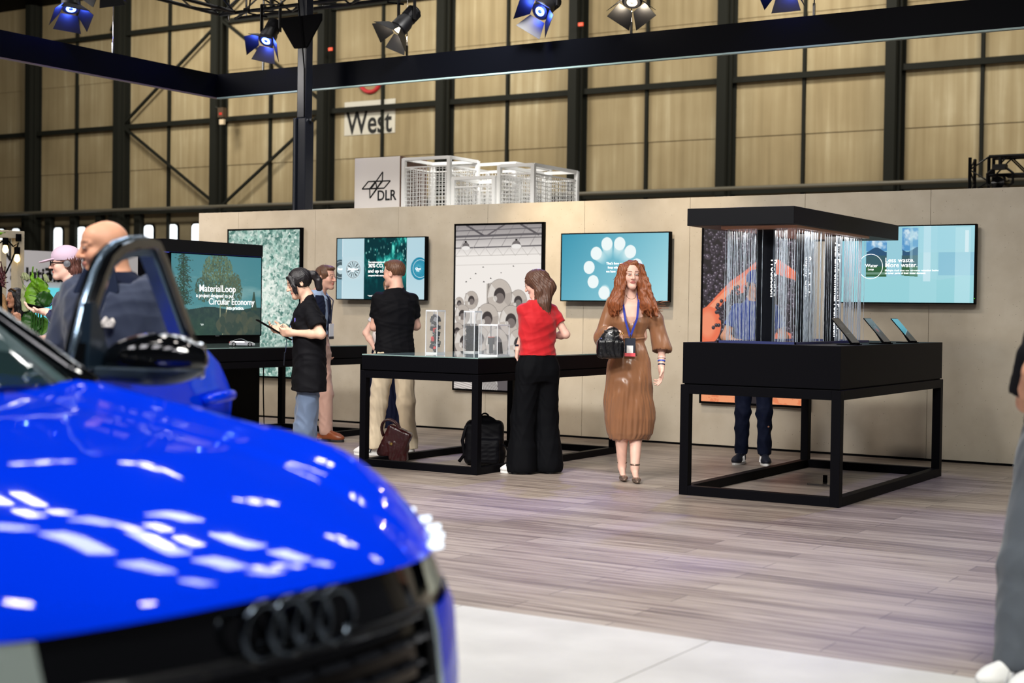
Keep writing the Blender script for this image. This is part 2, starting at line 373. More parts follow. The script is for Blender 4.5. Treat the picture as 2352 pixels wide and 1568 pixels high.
def hall_sheet():
    m, nt, b = nodemat('weathered_beige_sheet'); N = nt.nodes; L = nt.links
    tc = N.new('ShaderNodeTexCoord')
    mp = N.new('ShaderNodeMapping'); mp.inputs['Scale'].default_value = (2.2, 1, .09); L.new(tc.outputs['Object'], mp.inputs[0])
    n = N.new('ShaderNodeTexNoise'); n.inputs['Scale'].default_value = 2; n.inputs['Detail'].default_value = 8; L.new(mp.outputs[0], n.inputs['Vector'])
    n2 = N.new('ShaderNodeTexNoise'); n2.inputs['Scale'].default_value = .35; n2.inputs['Detail'].default_value = 5; L.new(tc.outputs['Object'], n2.inputs['Vector'])
    ad = N.new('ShaderNodeMath'); ad.operation = 'ADD'; L.new(n.outputs[0], ad.inputs[0]); L.new(n2.outputs[0], ad.inputs[1])
    c = ramp(nt, ad.outputs[0], [(.0, (128, 113, 82)), (.42, (146, 130, 97)), (.66, (160, 146, 112)), (.95, (178, 166, 134))])
    mr = N.new('ShaderNodeMath'); mr.operation = 'MULTIPLY'; mr.inputs[1].default_value = .5; L.new(ad.outputs[0], mr.inputs[0])
    c = ramp(nt, mr.outputs[0], [(.30, (126, 111, 80)), (.46, (146, 130, 97)), (.56, (158, 143, 110)), (.70, (186, 174, 144))])
    L.new(c, b.inputs['Base Color']); b.inputs['Roughness'].default_value = .8
    return m
def white_floor():
    m, nt, b = nodemat('pale_stand_floor'); N = nt.nodes; L = nt.links
    tc = N.new('ShaderNodeTexCoord'); n = N.new('ShaderNodeTexNoise'); n.inputs['Scale'].default_value = 3; n.inputs['Detail'].default_value = 7; L.new(tc.outputs['Object'], n.inputs['Vector'])
    c = ramp(nt, n.outputs[0], [(.3, (196, 194, 190)), (.7, (214, 212, 208))]); L.new(c, b.inputs['Base Color']); b.inputs['Roughness'].default_value = .4
    return m
BLK = mat('black_lacquer', (11, 11, 15), .5, spec=.16, ior=1.25); BLKM = mat('matt_black', (7, 7, 9), .6, spec=.15, ior=1.2); STEEL = mat('dark_painted_steel', (31, 32, 28), .6, spec=.2, ior=1.3)
WHITE = mat('white_paint', (228, 226, 222), .5); TXTW = mat('white_print', (245, 245, 245), .5, emit=.95); TXTK = mat('black_print', (20, 20, 20), .6)
GLASS = mat('clear_glass', (235, 248, 245), .02, trans=1, ior=1.45); CHROME = mat('chrome', (205, 208, 212), .12, metal=1)

# ------------------------------------------------------------------ floor and stage wall
fl = MB().box(-75, 30, 5.62, 45, -.1, 0).build('floor', wood_floor()); struct(fl, 'grey brown wood plank floor')
fw = MB(); wf = white_floor()
for i in range(-14, 9):
    for j in range(-8, 6):
        x = .01 + i * 1.25 - .01; fw.box(x + .003, x + 1.247, 5.617 - (6 - j) * 1.25 + .003 + 0, 5.617 - (5 - j) * 1.25, -.1, 0)
# re-lay the tiles so that one joint falls at x = -2.5
fw = struct(fw.build('floor_front', wf), 'pale grey stand floor with thin joints')
w = MB(); xs = [-13.43] + [-6.5 + 1.25 * i for i in range(-5, 7)] + [2.6]
for a, b_ in zip(xs[:-1], xs[1:]): w.box(a + .0015, b_ - .0015, WY, WY + .12, .02, 2.57)
w.box(-13.425, 2.59, WY + .02, WY + .12, .0, 2.565)
struct(w.build('wall_back', board_wall(), bevel=.002), 'beige board stage wall')
struct(MB().box(-13.43, 2.6, WY - .004, WY + .02, 0, .018).build('shadow_strip_back', BLKM), 'black strip painted in for the shadow gap under the stage wall')  # solid black strip stands in for the shade in the gap below the boards

# ------------------------------------------------------------------ the hall's far wall
HY = 40.0; X0, SP = -47.61, 4.992
sheet = hall_sheet(); hz = [4.95, 6.55, 8.2, 10.0, 11.75, 13.3]
hw = MB(); hw.box(-75, 12, HY, HY + .3, 4.95, 13.3)
for i in range(-5, 12):                                # sheets lap at the seams, bolt heads along the laps
    for j in range(5):
        for h in (0, 1):
            x = X0 + SP * i + h * SP / 2; hw.box(x + .03, x + SP / 2 - .03, HY - .02 - .03 * (j % 2), HY, hz[j], hz[j + 1] + .05 * (1 - j % 2))
hall = struct(hw.build('wall_hall', sheet, bevel=.01), 'tall far wall of beige sheets in a dark steel frame')
low = MB().box(-75, 12, HY + .05, HY + .3, 0, 4.95); rb = MB()
struct(low.build('wall_hall_base', mat('lower_sheet', (120, 110, 86), .7, var=.2, vscale=1)), 'lower part of the far hall wall')
def part(m, name, mt, par, **k): return m.build(name, mt, par, **k)
for i in range(-5, 12):
    x = X0 + SP * i; m = MB()
    m.box(x - .02, x + .28, HY - .54, HY - .50, 0, 13.3); m.box(x + .20, x + .30, HY - .50, HY - .05, 0, 13.3); m.box(x + .02, x + .42, HY - .09, HY - .05, 0, 13.3); m.box(x + .30, x + .38, HY - .36, HY - .28, 0, 13.3)
    part(m, 'steel_column', STEEL, hall, bevel=.008)
    part(MB().box(x + SP / 2 - .04, x + SP / 2 + .05, HY - .15, HY - .03, 0, 13.3), 'mullion', STEEL, hall)
for z in (4.95, 8.2, 11.75):
    part(MB().box(-75, 12, HY - .26, HY - .17, z - .085, z + .085).box(-75, 12, HY - .17, HY - .02, z + .02, z + .07), 'girt', STEEL, hall)
m = MB().tube([(-75, HY - .95, 4.98), (12, HY - .95, 4.98)], .06); part(m, 'service_pipe', mat('pipe_grey', (92, 88, 76), .5), hall)
c1, c2, c3 = [X0 + SP * i + .3 for i in (1, 2, 3)]
for a, za, b_, zb in ((c1, 8.2, c2, 5.0), (c2, 5.0, c3, 8.35), (c1, 8.3, c2, 11.8), (c2, 11.8, c3, 8.35), (c1 - .7, 11.9, c1, 13.2), (c1 + 3.6, 13.2, c2 + .1, 11.9), (c2, 11.9, c2 + 1.9, 13.2)):
    part(MB().bar((a, HY - .3, za), (b_, HY - .3, zb), .09, .09), 'cross_brace', STEEL, hall)
winm = mat('daylit_window', (238, 246, 250), .4, emit=1.25)
nwin = 0
for px, wd_ in ((2, 1), (37, 1), (134, 1), (188, 1), (342, 1), (397, 1), (452, 1)):
    p = pixY(px, 540, HY - .02); nwin += 1; m = MB(); r = .14; W2, z0, z1 = .24, 2.2, 4.45
    poly = []
    for cx, cz, a0 in ((W2 - r, z1 - r, 0), (-W2 + r, z1 - r, 90), (-W2 + r, z0 + r, 180), (W2 - r, z0 + r, 270)):
        poly += [(cx + r * math.cos(math.radians(a0 + t)), cz + r * math.sin(math.radians(a0 + t))) for t in (0, 30, 60, 90)]
    fr = struct(MB().prism([(x * 1.22, (z - 3.3) * 1.04 + 3.3) for x, z in poly], (p.x, HY - .03, 0), (1, 0, 0), (0, 0, 1), (0, .07, 0)).build('window_%d' % nwin, BLKM), 'small upright daylit window in the far hall wall')
    m.prism(poly, (p.x, HY - .045, 0), (1, 0, 0), (0, 0, 1), (0, .012, 0)); part(m, 'pane', winm, fr)
for i in range(-2, 4):                                 # ribs beside the low windows
    for k in range(6):
        x = X0 + SP * i + .8 + k * .72
        if min(abs(x - pixY(px, 540, HY).x) for px in (2, 37, 134, 188, 342, 397, 452)) > .42: part(MB().box(x, x + .3, HY - .2, HY + .05, 0, 4.85), 'rib', STEEL, hall)
struct(MB().box(-75, 12, -30, HY, 13.3, 13.5).build('ceiling', BLKM), 'dark hall roof')

# WEST sign painted on white vinyl, red ring above it, small marks on the columns
p0 = pixY(791, 312, HY - .06); p1 = pixY(908, 250, HY - .06)
sg = MB().box(p0.x, p1.x, HY - .07, HY - .055, p0.z, p1.z + .35).build('wall_sign', mat('vinyl_white', (200, 196, 184), .6)); tag(sg, 'white hall sign reading West between two dark columns', 'sign')
wt_ = text('lettering', 'West', 1.10, (p0.x + .1, HY - .075, pixY(850, 305, HY - .06).z), TXTK, sg, bold=.02); wt_.scale = ((p1.x - p0.x - .2) / wt_.dimensions.x, 1, 1)
pr = pixY(851, 180, HY - .06); t = [(pr.x + .46 * math.cos(a), HY - .07, pr.z + .46 * math.sin(a) * 1) for a in np.linspace(0, 2 * math.pi, 40)[:-1]]
tag(MB().tube(t, .07, 6, True).build('ring_sign', mat('red_vinyl', (176, 34, 40), .6)), 'red ring sign on the hall wall above the word West', 'sign')
for px, py in ((759, 113), (1334, 56)):
    p = pixY(px, py, HY - .78); tag(MB().box(p.x - .08, p.x + .08, p.y - .02, p.y + .02, p.z - .05, p.z + .05).build('column_marker', mat('orange_plastic', (226, 72, 36), .5, emit=.4)), 'small orange marker on the hall column ' + ('beside the tall black pole' if px < 800 else 'near the middle of the hall'), 'marker')
p = pixY(512, 258, HY - .85); e = empty('wall_camera', p); tag(e, 'small brown device with red label bracketed to a hall column under the black fascia corner', 'device')
MB().box(-.16, .1, -.1, .1, -.18, .16).build('body', mat('brown_case', (74, 58, 44), .5), e); MB().box(-.08, .05, -.11, -.1, -.1, -.02).build('label_plate', mat('red_label', (190, 50, 40), .5), e)
MB().cyl((-.16, 0, .1), (-.32, -.05, .2), .05).build('arm', STEEL, e); MB().box(-.08, .12, -.1, .0, -.44, -.26).build('sensor_box', mat('cream_case', (205, 188, 160), .5), e)

# ------------------------------------------------------------------ pole, fascia ring, truss, lamps
PY = 14.75
pl = pixY(698, 400, 14.35)
e = empty('lifting_mast', (pl.x, 14.35, 0)); tag(e, 'tall black telescopic mast behind the stage wall holding up the truss', 'mast')
navy = mat('mast_black', (20, 24, 34), .35)
zt = pixY(698, 272, 14.35).z; zg = pixY(698, 82, 14.35).z; zgt = pixY(698, 40, 14.35).z
MB().box(-.085, .085, -.085, .085, 0, zt).cyl((-.07, -.1, 0), (-.07, -.1, zt), .025).build('lower_tube', navy, e, bevel=.01)
MB().box(-.07, .07, -.07, .07, zt, zgt + 1.2).build('upper_tube', navy, e, bevel=.01)
MB().cyl((.1, 0, zt - .03), (.13, 0, zt - .03), .025).build('locking_bolt', CHROME, e)
MB().prism([(-.33, zgt), (.33, zgt), (.33, zgt - .07), (.09, zg), (.09, zgt - .45), (-.09, zgt - .45), (-.09, zg), (-.33, zgt - .07)][:2] + [(.33, zgt - .08), (.1, zgt - .40), (-.1, zgt - .40), (-.33, zgt - .08)], (0, -.1, 0), (1, 0, 0), (0, 0, 1), (0, .03, 0)).build('gusset', BLKM, e)
MB().tube([(-.02, -.12, zgt + .2), (.09, -.12, zt + .6), (.09, -.11, zt)], .009).build('cable', BLKM, e)
pc = pixY(498, 224, PY); zb = pc.z; zt2 = pixY(498, 171, PY).z; cx = pc.x
e = empty('hanging_fascia', (cx, PY, zb)); tag(e, 'black rectangular fascia ring hanging over the stands by thin wires', 'fascia')
H_ = zt2 - zb; fm = mat('fascia_black', (8, 10, 17), .5, spec=.15, ior=1.25); trimm = mat('pale_edge', (170, 200, 200), .4)
MB().box(0, 22, 0, .05, 0, H_).build('fascia_back', fm, e); MB().box(-.05, 0, -14, .05, 0, H_).build('fascia_side', fm, e)
MB().box(-.001, 22, -.004, .05, -.018, 0).build('light_edge', trimm, e); MB().box(-.05, .004, -14, .05, -.014, 0).build('side_edge', mat('side_edge', (120, 104, 110), .4), e)
for px in (602, 932, 1447, 1866):
    x = pixY(px, 150, PY).x - cx; MB().cyl((x, .02, H_), (x, .02, H_ + .3), .007).cyl((x, .02, H_ + .3), (x, .02, H_ + 2.5), .003).box(x - .012, x + .012, .01, .03, H_, H_ + .13).build('suspension_wire', CHROME, e)
q = pixX(262, 100, cx); MB().cyl((-.02, q.y - PY, H_), (-.02, q.y - PY, H_ + 2.5), .003).box(-.03, -.01, q.y - PY - .012, q.y - PY + .012, H_, H_ + .13).build('suspension_wire', CHROME, e)
tz = pixY(502, 32, PY).z                               # bottom chords of the truss corner
e = empty('lighting_truss', (cx, PY, tz)); tag(e, 'black triangulated lighting truss corner running above the fascia ring', 'truss')
tm = mat('truss_black', (16, 17, 20), .35, metal=.3)
def trussrun(A, Bq, name, par, w_=.3, m_=tm, r=.025, seg=.5):
    A, Bq = Vector(A), Vector(Bq); d = (Bq - A); L = d.length; d.normalize(); s = d.cross(Vector((0, 0, 1))).normalized() * w_; u = Vector((0, 0, w_))
    m = MB(); ch = [Vector((0, 0, 0)), s, u, s + u]
    for c in ch: m.cyl(A + c, Bq + c, r, n=8)
    k = int(L / seg)
    for i in range(k):
        a, b_ = A + d * (i * L / k), A + d * ((i + 1) * L / k)
        if i % 2: a, b_ = b_, a
        for c, f in ((0, 1), (1, 3), (2, 3), (0, 2)): m.cyl(a + ch[c], b_ + ch[f], r * .5, n=6)
    return m.build(name, m_, par, smooth=False)
trussrun((0, .35, 0), (16, .35, 0), 'truss_span', e); trussrun((.3, 0, 0), (.3, -9, 0), 'truss_arm', e)
trussrun((0, .95, .45), (12, .95, .45), 'upper_truss_span', e)
for px in (520, 560, 600, 640, 690, 735):
    p = pixY(px, 10, PY + .3); MB().cyl((p.x - cx, .35, -.02), (p.x - cx, .35, .4), .014).cyl((p.x - cx - .03, .35, .1), (p.x - cx + .03, .35, .1), .03).build('coupler', CHROME, e)

canm = mat('lamp_black', (14, 14, 17), .45); finm = mat('lamp_fins', (26, 26, 30), .5, metal=.3)
def stage_lamp(px, py, plane, aim, colr, label, blue=True, scale=1, roll=0, axis='Y'):
    loc = pixY(px, py, plane) if axis == 'Y' else pixX(px, py, plane)
    e = empty('stage_lamp', loc); tag(e, label, 'stage lamp', 'theatre lamps along the truss')
    d = Vector(aim).normalized(); q = d.to_track_quat('-Z', 'Y'); R = (q @ Matrix.Rotation(math.radians(roll), 3, 'Z').to_quaternion()).to_matrix()
    def tr(v): return R @ (Vector(v) * scale)
    def put(m, name, mt, par=e, **k):
        m.V = [tuple(tr(v)) for v in m.V]; return m.build(name, mt, par, **k)
    b = put(MB().lathe([(.0, .36), (.07, .355), (.085, .33), (.09, .18), (.11, .12), (.115, .0), (.095, -.02)], n=20), 'can', canm, auto=40)
    m = MB()
    for i in range(10): m.lathe([(.093, .19 + i * .014), (.1, .192 + i * .014), (.1, .197 + i * .014), (.093, .199 + i * .014)], n=16)
    put(m, 'cooling_fins', finm)
    lens = put(MB().lathe([(.0, -.018), (.05, -.022), (.088, -.012), (.088, -.006), (0, -.006)], n=20), 'lens', colr)
    for s, (ax, ay) in enumerate(((1, 0), (0, 1), (-1, 0), (0, -1))):
        w0, w1, ln = .1, .165, .2; t = 36
        ox, oz = math.sin(math.radians(t)) * ln, -math.cos(math.radians(t)) * ln
        P = []
        for (a, b_) in ((.105, -w0), (.105, w0), (.105 + ox, w1), (.105 + ox, -w1)):
            zz = -.02 if a < .11 else -.02 + oz
            P.append((ax * a - ay * b_, ay * a + ax * b_, zz))
        mm = MB().add(P, [(0, 1, 2, 3)]); o = put(mm, 'barn_door', canm); solid(o, .004)
    put(MB().box(-.13, -.118, -.02, .02, .1, .5).box(.118, .13, -.02, .02, .1, .5).box(-.13, .13, -.02, .02, .49, .505), 'yoke', canm) if False else None
    up = Vector((0, 0, 1)); m = MB(); side = R @ Vector((1, 0, 0)); side.z = 0; side.normalize()
    c0 = tr((0, 0, .16))
    for s in (-1, 1): m.bar(c0 + side * .125 * s * scale, c0 + side * .125 * s * scale + up * .36 * scale, .012, .05)
    m.bar(c0 + side * -.13 * scale + up * .36 * scale, c0 + side * .13 * scale + up * .36 * scale, .05, .012)
    m.cyl(c0 + up * .36 * scale, c0 + up * .5 * scale, .02); m.build('yoke', canm, e)
    m = MB().tube([c0 + up * .2 * scale + side * .05, c0 + side * .3 + up * .25, c0 + side * .28 + up * .45, c0 + side * .1 + up * .55], .012); m.build('power_cable', BLKM, e)
    L = bpy.data.lights.new('lamp_glow', 'POINT'); L.energy = 9 if blue else 7; L.color = (.06, .12, 1) if blue else (1, .86, .66); L.shadow_soft_size = .03
    lo = bpy.data.objects.new('lamp_glow', L); COL.objects.link(lo); lo.parent = e; lo.location = tr((0, 0, -.07))
    return e
BL = mat('blue_lens', (90, 130, 255), .3, emit=14); WL = mat('warm_lens', (255, 226, 180), .3, emit=9)
down = (-.05, -.75, -1)
stage_lamp(612, 92, PY - .1, (.15, -.9, -1.1), BL, 'lamp with blue lit barn doors hanging beside the tall mast', roll=20)
stage_lamp(915, 66, PY - .1, (-.45, -.8, -1.0), WL, 'black lamp with warm lit barn doors above the hall sign', False, roll=35)
stage_lamp(1242, 25, PY - .1, (-.1, -1.6, -1.0), BL, 'lamp with a bright blue lens and widely spread barn doors', roll=38)
stage_lamp(1452, 3, PY - .1, (.25, -.6, -1.0), WL, 'warm lit lamp cut by the top edge, above the middle of the fascia', False, roll=45)
stage_lamp(1800, -36, PY - .1, (0, -.7, -1), BL, 'lamp of which only blue barn door tips show above the fascia', roll=0)
stage_lamp(163, 18, cx + .2, (.5, -.4, -1.2), BL, 'blue lit lamp above the sloping left arm of the fascia', roll=10, axis='X')
stage_lamp(240, -30, cx + .2, (-.4, .5, -1.2), BLKM, 'unlit lamp turned away, next to the leftmost blue lamp', roll=30, axis='X')

# right hand truss goal post with a moving head lamp, beyond the stage wall
e = empty('truss_gate', (0, 0, 0)); a = pixY(2222, 395, 24); b_ = pixY(2222, 362, 24)
tag(e, 'dark truss gate rising behind the right end of the stage wall', 'truss')
a0 = pixY(2226, 470, 24); zt3 = b_.z
trussrun((a0.x, 24, 0), (a0.x + .001, 24, zt3), 'truss_leg', e, .3, tm, .03, .4) if False else None
m = MB()
for dx, dy in ((0, 0), (.3, 0), (0, .3), (.3, .3)): m.cyl((a0.x + dx, 24 + dy, 0), (a0.x + dx, 24 + dy, zt3), .028, n=8)
for i in range(20):
    z = zt3 * i / 20; z2 = zt3 * (i + 1) / 20; d = (0, .3) if i % 2 else (.3, 0)
    m.cyl((a0.x + d[0], 24, z), (a0.x + d[1], 24, z2), .013, n=6); m.cyl((a0.x, 24 + d[0], z), (a0.x, 24 + d[1], z2), .013, n=6)
m.build('truss_leg', tm, e)
trussrun((a0.x + .3, 24.3, zt3 - .3), (a0.x + 5, 24.3, zt3 - .3), 'truss_beam', e, .3, tm, .028, .28)
p = pixY(2297, 398, 23.9); e = empty('moving_head_lamp', p); tag(e, 'black moving head lamp with a mirror lens hung in the truss gate on the right', 'stage lamp')
MB().cyl((0, 0, .1), (0, 0, .26), .03).box(-.1, .1, -.08, .08, .06, .14).build('base', canm, e)
MB().tube([(-.1, 0, .08), (-.2, 0, 0), (-.2, 0, -.16), (-.14, 0, -.2)], .02).tube([(.1, 0, .08), (.2, 0, 0), (.2, 0, -.16), (.14, 0, -.2)], .02).build('yoke', canm, e)
MB().lathe([(.0, -.16), (.1, -.14), (.12, 0), (.13, .14), (.1, .15), (0, .13)], (0, 0, -.16), 20, 'Y').build('head', mat('gloss_black', (12, 12, 14), .15), e, auto=40)

# ------------------------------------------------------------------ white DLR box and wire cages behind the stage wall
BX = 15.6
a = pixY(815, 364, BX); b_ = pixY(919, 360, BX); bz = a.z
plat = struct(MB().box(a.x - .05, a.x + 3.3, BX, BX + 2.2, 0, 1.9).build('wall_platform', WHITE), 'white platform behind the stage wall')
e = empty('logo_box', (a.x, BX, 1.9)); tag(e, 'white box with a black star logo and the letters DLR above the stage wall', 'box')
W1 = b_.x - a.x; MB().box(0, W1, 0, .6, 0, bz - 1.9).build('body', mat('box_white', (236, 230, 224), .55), e, bevel=.004)
MB().box(W1, W1 + .012, -.002, .6, 0, bz - 1.9).build('edge_strip', mat('brown_edge', (120, 92, 76), .6), e)
def qd(px, py): p = pixY(px, py, BX); return (p.x - a.x, p.z - 1.9)
def sq(cx_, cy_): return (800 + cx_ / 5.2267, 340 + cy_ / 5.2267)
m = MB()
def stroke(pts):
    P = [qd(*sq(*p)) for p in pts]
    for i in range(len(P)):
        A, Bq = P[i], P[(i + 1) % len(P)]
        m.bar((A[0], -.004, A[1]), (Bq[0], -.004, Bq[1]), .006, .016, up=(0, 1, 0)) if False else m.cyl((A[0], -.002, A[1]), (Bq[0], -.002, Bq[1]), .0085, n=6)
stroke([(168, 492), (242, 402), (505, 392), (432, 480)]); stroke([(275, 488), (415, 285), (410, 400), (345, 482)][:4])
stroke([(262, 600), (258, 488), (330, 398), (398, 396)][:3] + [(345, 490)]); stroke([(262, 600), (400, 400)])
m.build('star_logo', TXTK, e)
p = qd(*sq(345, 628)); text('lettering', 'DLR', .19, (p[0], -.003, p[1]), TXTK, e, bold=.003, sx=.9)
whw = mat('white_wire', (246, 246, 243), .45)
def cage(ax, ay, z0, z1, w_, d_, label, inset=0):
    e = empty('wire_cage', (ax, ay, z0)); tag(e, label, 'cage', 'white wire crates stacked behind the stage wall'); h = z1 - z0; m = MB()
    for x in (0, w_):
        for y in (0, d_): MB().box(x - .025, x + .025, y - .025, y + .025, 0, h).build('post', whw, e)
    for y0, y1, x0, x1 in ((0, 0, 0, w_), (d_, d_, 0, w_), (0, d_, 0, 0), (0, d_, w_, w_)):
        MB().bar((x0, y0, h - .01), (x1, y1, h - .01), .04, .04).build('top_rail', whw, e); MB().bar((x0, y0, .08), (x1, y1, .08), .03, .03).build('bottom_rail', whw, e)
        m = MB(); L = math.hypot(x1 - x0, y1 - y0); n = int(L / .05)
        for i in range(1, n): t = i / n; m.bar((x0 + (x1 - x0) * t, y0 + (y1 - y0) * t, .08), (x0 + (x1 - x0) * t, y0 + (y1 - y0) * t, h - .13), .006)
        for i in range(int((h - .2) / .05)): m.bar((x0, y0, .1 + i * .05), (x1, y1, .1 + i * .05), .006)
        m.bar((x0, y0, h - .12), (x1, y1, h - .12), .02); m.build('mesh_panel', whw, e)
    return e
x2 = b_.x + .045; zc = pixY(922, 364, BX).z
cage(x2, BX + .03, 1.9, zc, .72, .66, 'white wire crate right beside the white logo box')
x3 = pixY(1038, 380, BX + .75).x; z3 = pixY(1140, 375, BX + .75).z
cage(x3, BX + .75, 1.9, z3, 1.0, .9, 'tallest white wire crate, behind the folded panel in the middle')
x4 = pixY(1148, 375, BX + .1).x; z4 = pixY(1146, 376, BX + .1).z
cage(x4, BX + .1, 1.9, z4 - .02, .5, 1.1, 'white wire crate at the right end of the row')
x5 = pixY(1055, 400, BX + .1).x
cage(x5 - .05, BX + .05, 1.9, z4 - .16, .62, .6, 'low white wire crate in front of the tallest crate')

# ------------------------------------------------------------------ canvases for prints and screens (colours per mesh point)
class Canvas:
    def __init__(s, W, H, c): s.W, s.H = W, H; s.a = np.zeros((H, W, 3)) + np.array(c, float); s.Y, s.X = np.mgrid[0:H, 0:W].astype(float)
    def blend(s, m, c, a=1): m = np.clip(m * a, 0, 1)[..., None]; s.a = s.a * (1 - m) + np.array(c, float) * m
    def rect(s, x0, y0, x1, y1, c, a=1): s.blend(((s.X >= x0 * s.W) & (s.X < x1 * s.W) & (s.Y >= y0 * s.H) & (s.Y < y1 * s.H)).astype(float), c, a)
    def ell(s, cx, cy, rx, ry, c, a=1, soft=.8, rot=0):
        x, y = s.X - cx * s.W, s.Y - cy * s.H
        if rot: k, q = math.cos(rot), math.sin(rot); x, y = k * x + q * y, -q * x + k * y
        d = (1 - np.sqrt((x / (rx * s.W)) ** 2 + (y / (ry * s.W)) ** 2)) * min(rx, ry) * s.W
        s.blend(np.clip(d / soft + .5, 0, 1), c, a)
    def ring(s, cx, cy, r, t, c, a=1, sy=1):
        d = np.abs(np.hypot(s.X - cx * s.W, (s.Y - cy * s.H) / sy) - r * s.W) - t * s.W
        s.blend(np.clip(.5 - d, 0, 1), c, a)
    def line(s, x0, y0, x1, y1, t, c, a=1):
        ax, ay, bx, by = x0 * s.W, y0 * s.H, x1 * s.W, y1 * s.H; L = max((bx - ax) ** 2 + (by - ay) ** 2, 1e-6)
        u = np.clip(((s.X - ax) * (bx - ax) + (s.Y - ay) * (by - ay)) / L, 0, 1)
        d = np.hypot(s.X - ax - u * (bx - ax), s.Y - ay - u * (by - ay)) - t * s.W; s.blend(np.clip(.5 - d, 0, 1), c, a)
    def poly(s, pts, c, a=1):
        P = [(x * s.W, y * s.H) for x, y in pts]; x0, x1 = int(max(min(p[0] for p in P), 0)), int(min(max(p[0] for p in P) + 2, s.W)); y0, y1 = int(max(min(p[1] for p in P), 0)), int(min(max(p[1] for p in P) + 2, s.H))
        if x1 <= x0 or y1 <= y0: return
        X, Y = s.X[y0:y1, x0:x1], s.Y[y0:y1, x0:x1]; ins = np.zeros(X.shape, bool)
        for i in range(len(P)):
            (ax, ay), (bx, by) = P[i], P[i - 1]
            if ay == by: continue
            ins ^= ((ay > Y) != (by > Y)) & (X < (bx - ax) * (Y - ay) / (by - ay) + ax)
        m = ins[..., None] * a; s.a[y0:y1, x0:x1] = s.a[y0:y1, x0:x1] * (1 - m) + np.array(c, float) * m
    def noise(s, fx, fy, seed):
        rg = np.random.RandomState(seed); o = 0; am = 1; tot = 0
        for _ in range(4):
            gx, gy = max(int(fx), 2), max(int(fy), 2); g = rg.rand(gy + 2, gx + 2); x = s.X / s.W * gx; y = s.Y / s.H * gy; i = x.astype(int); j = y.astype(int); u = x - i; v = y - j; u = u * u * (3 - 2 * u); v = v * v * (3 - 2 * v)
            o = o + am * (g[j, i] * (1 - u) * (1 - v) + g[j, i + 1] * u * (1 - v) + g[j + 1, i] * (1 - u) * v + g[j + 1, i + 1] * u * v); tot += am; am *= .55; fx *= 2; fy *= 2
        return o / tot
    def plane(s, name, w, h, m, parent, y=0, R=None):
        X, Z = np.meshgrid(np.linspace(-w / 2, w / 2, s.W), np.linspace(h / 2, -h / 2, s.H)); V = np.stack([X, 0 * X + y, Z], -1).reshape(-1, 3)
        i = np.arange(s.W * s.H).reshape(s.H, s.W); Q = np.stack([i[:-1, :-1], i[1:, :-1], i[1:, 1:], i[:-1, 1:]], -1).reshape(-1, 4)
        return mkmesh(name, V, Q, m, parent, colors=lin(s.a.reshape(-1, 3)))
SCR = mat('lit_screen', (255, 255, 255), .25, emit=.9, attr=True); BACKLIT = mat('backlit_print', (255, 255, 255), .5, emit=.82, attr=True)
def panel(kind, label, cat, x0, x1, z0, z1, depth, bez, canvas, m, gap=0.0, rotz=0, loc=None, group=None):
    w_, h_ = x1 - x0, z1 - z0
    e = empty(kind, loc or ((x0 + x1) / 2, WY - gap - depth, (z0 + z1) / 2), rotz); tag(e, label, cat, group)
    b = MB(); b.box(-w_ / 2, w_ / 2, .004, depth, -h_ / 2, h_ / 2)
    for q in ((-w_ / 2, -w_ / 2 + bez, -h_ / 2, h_ / 2), (w_ / 2 - bez, w_ / 2, -h_ / 2, h_ / 2), (-w_ / 2, w_ / 2, h_ / 2 - bez, h_ / 2), (-w_ / 2, w_ / 2, -h_ / 2, -h_ / 2 + bez)): b.box(q[0], q[1], -.004, .004, q[2], q[3])
    b.build('frame', BLKM, e); sc_ = canvas.plane('screen' if 'tele' in kind else 'print', w_ - 2 * bez, h_ - 2 * bez, m, e, -.0005)
    if gap: MB().box(-w_ / 4, w_ / 4, depth, depth + gap, -h_ / 4, h_ / 4).build('wall_bracket', BLKM, e)
    return e, w_ - 2 * bez, h_ - 2 * bez
rg = np.random.RandomState(3)
# print 1: broken glass, white green
c = Canvas(230, 380, (176, 214, 200)); big = c.noise(3, 5, 4)
for i in range(5200):
    x, y = rg.rand(2); s_ = rg.uniform(.008, .05) * (1.3 if i < 900 else .7); a0 = rg.rand() * 6.28; n = rg.randint(3, 6)
    cen = max(0, 1 - math.hypot((x - .42) / .55, (y - .42) / .36)); br = np.clip(rg.normal(.62, .25) + .55 * cen, 0, 1)
    if rg.rand() < .2 * (1 - cen): br *= .25
    col = np.array((34, 92, 82)) * (1 - br) + np.array((246, 254, 244)) * br
    c.poly([(x + s_ * math.cos(a0 + 6.28 * k / n) * rg.uniform(.4, 1.2), y + s_ * .6 * math.sin(a0 + 6.28 * k / n) * rg.uniform(.4, 1.2)) for k in range(n)], col, rg.uniform(.45, .95))
panel('picture', 'backlit picture of broken clear glass in green and white behind the kiosk', 'picture', -12.886, -11.68, .497, 2.352, .05, .022, c, BACKLIT)
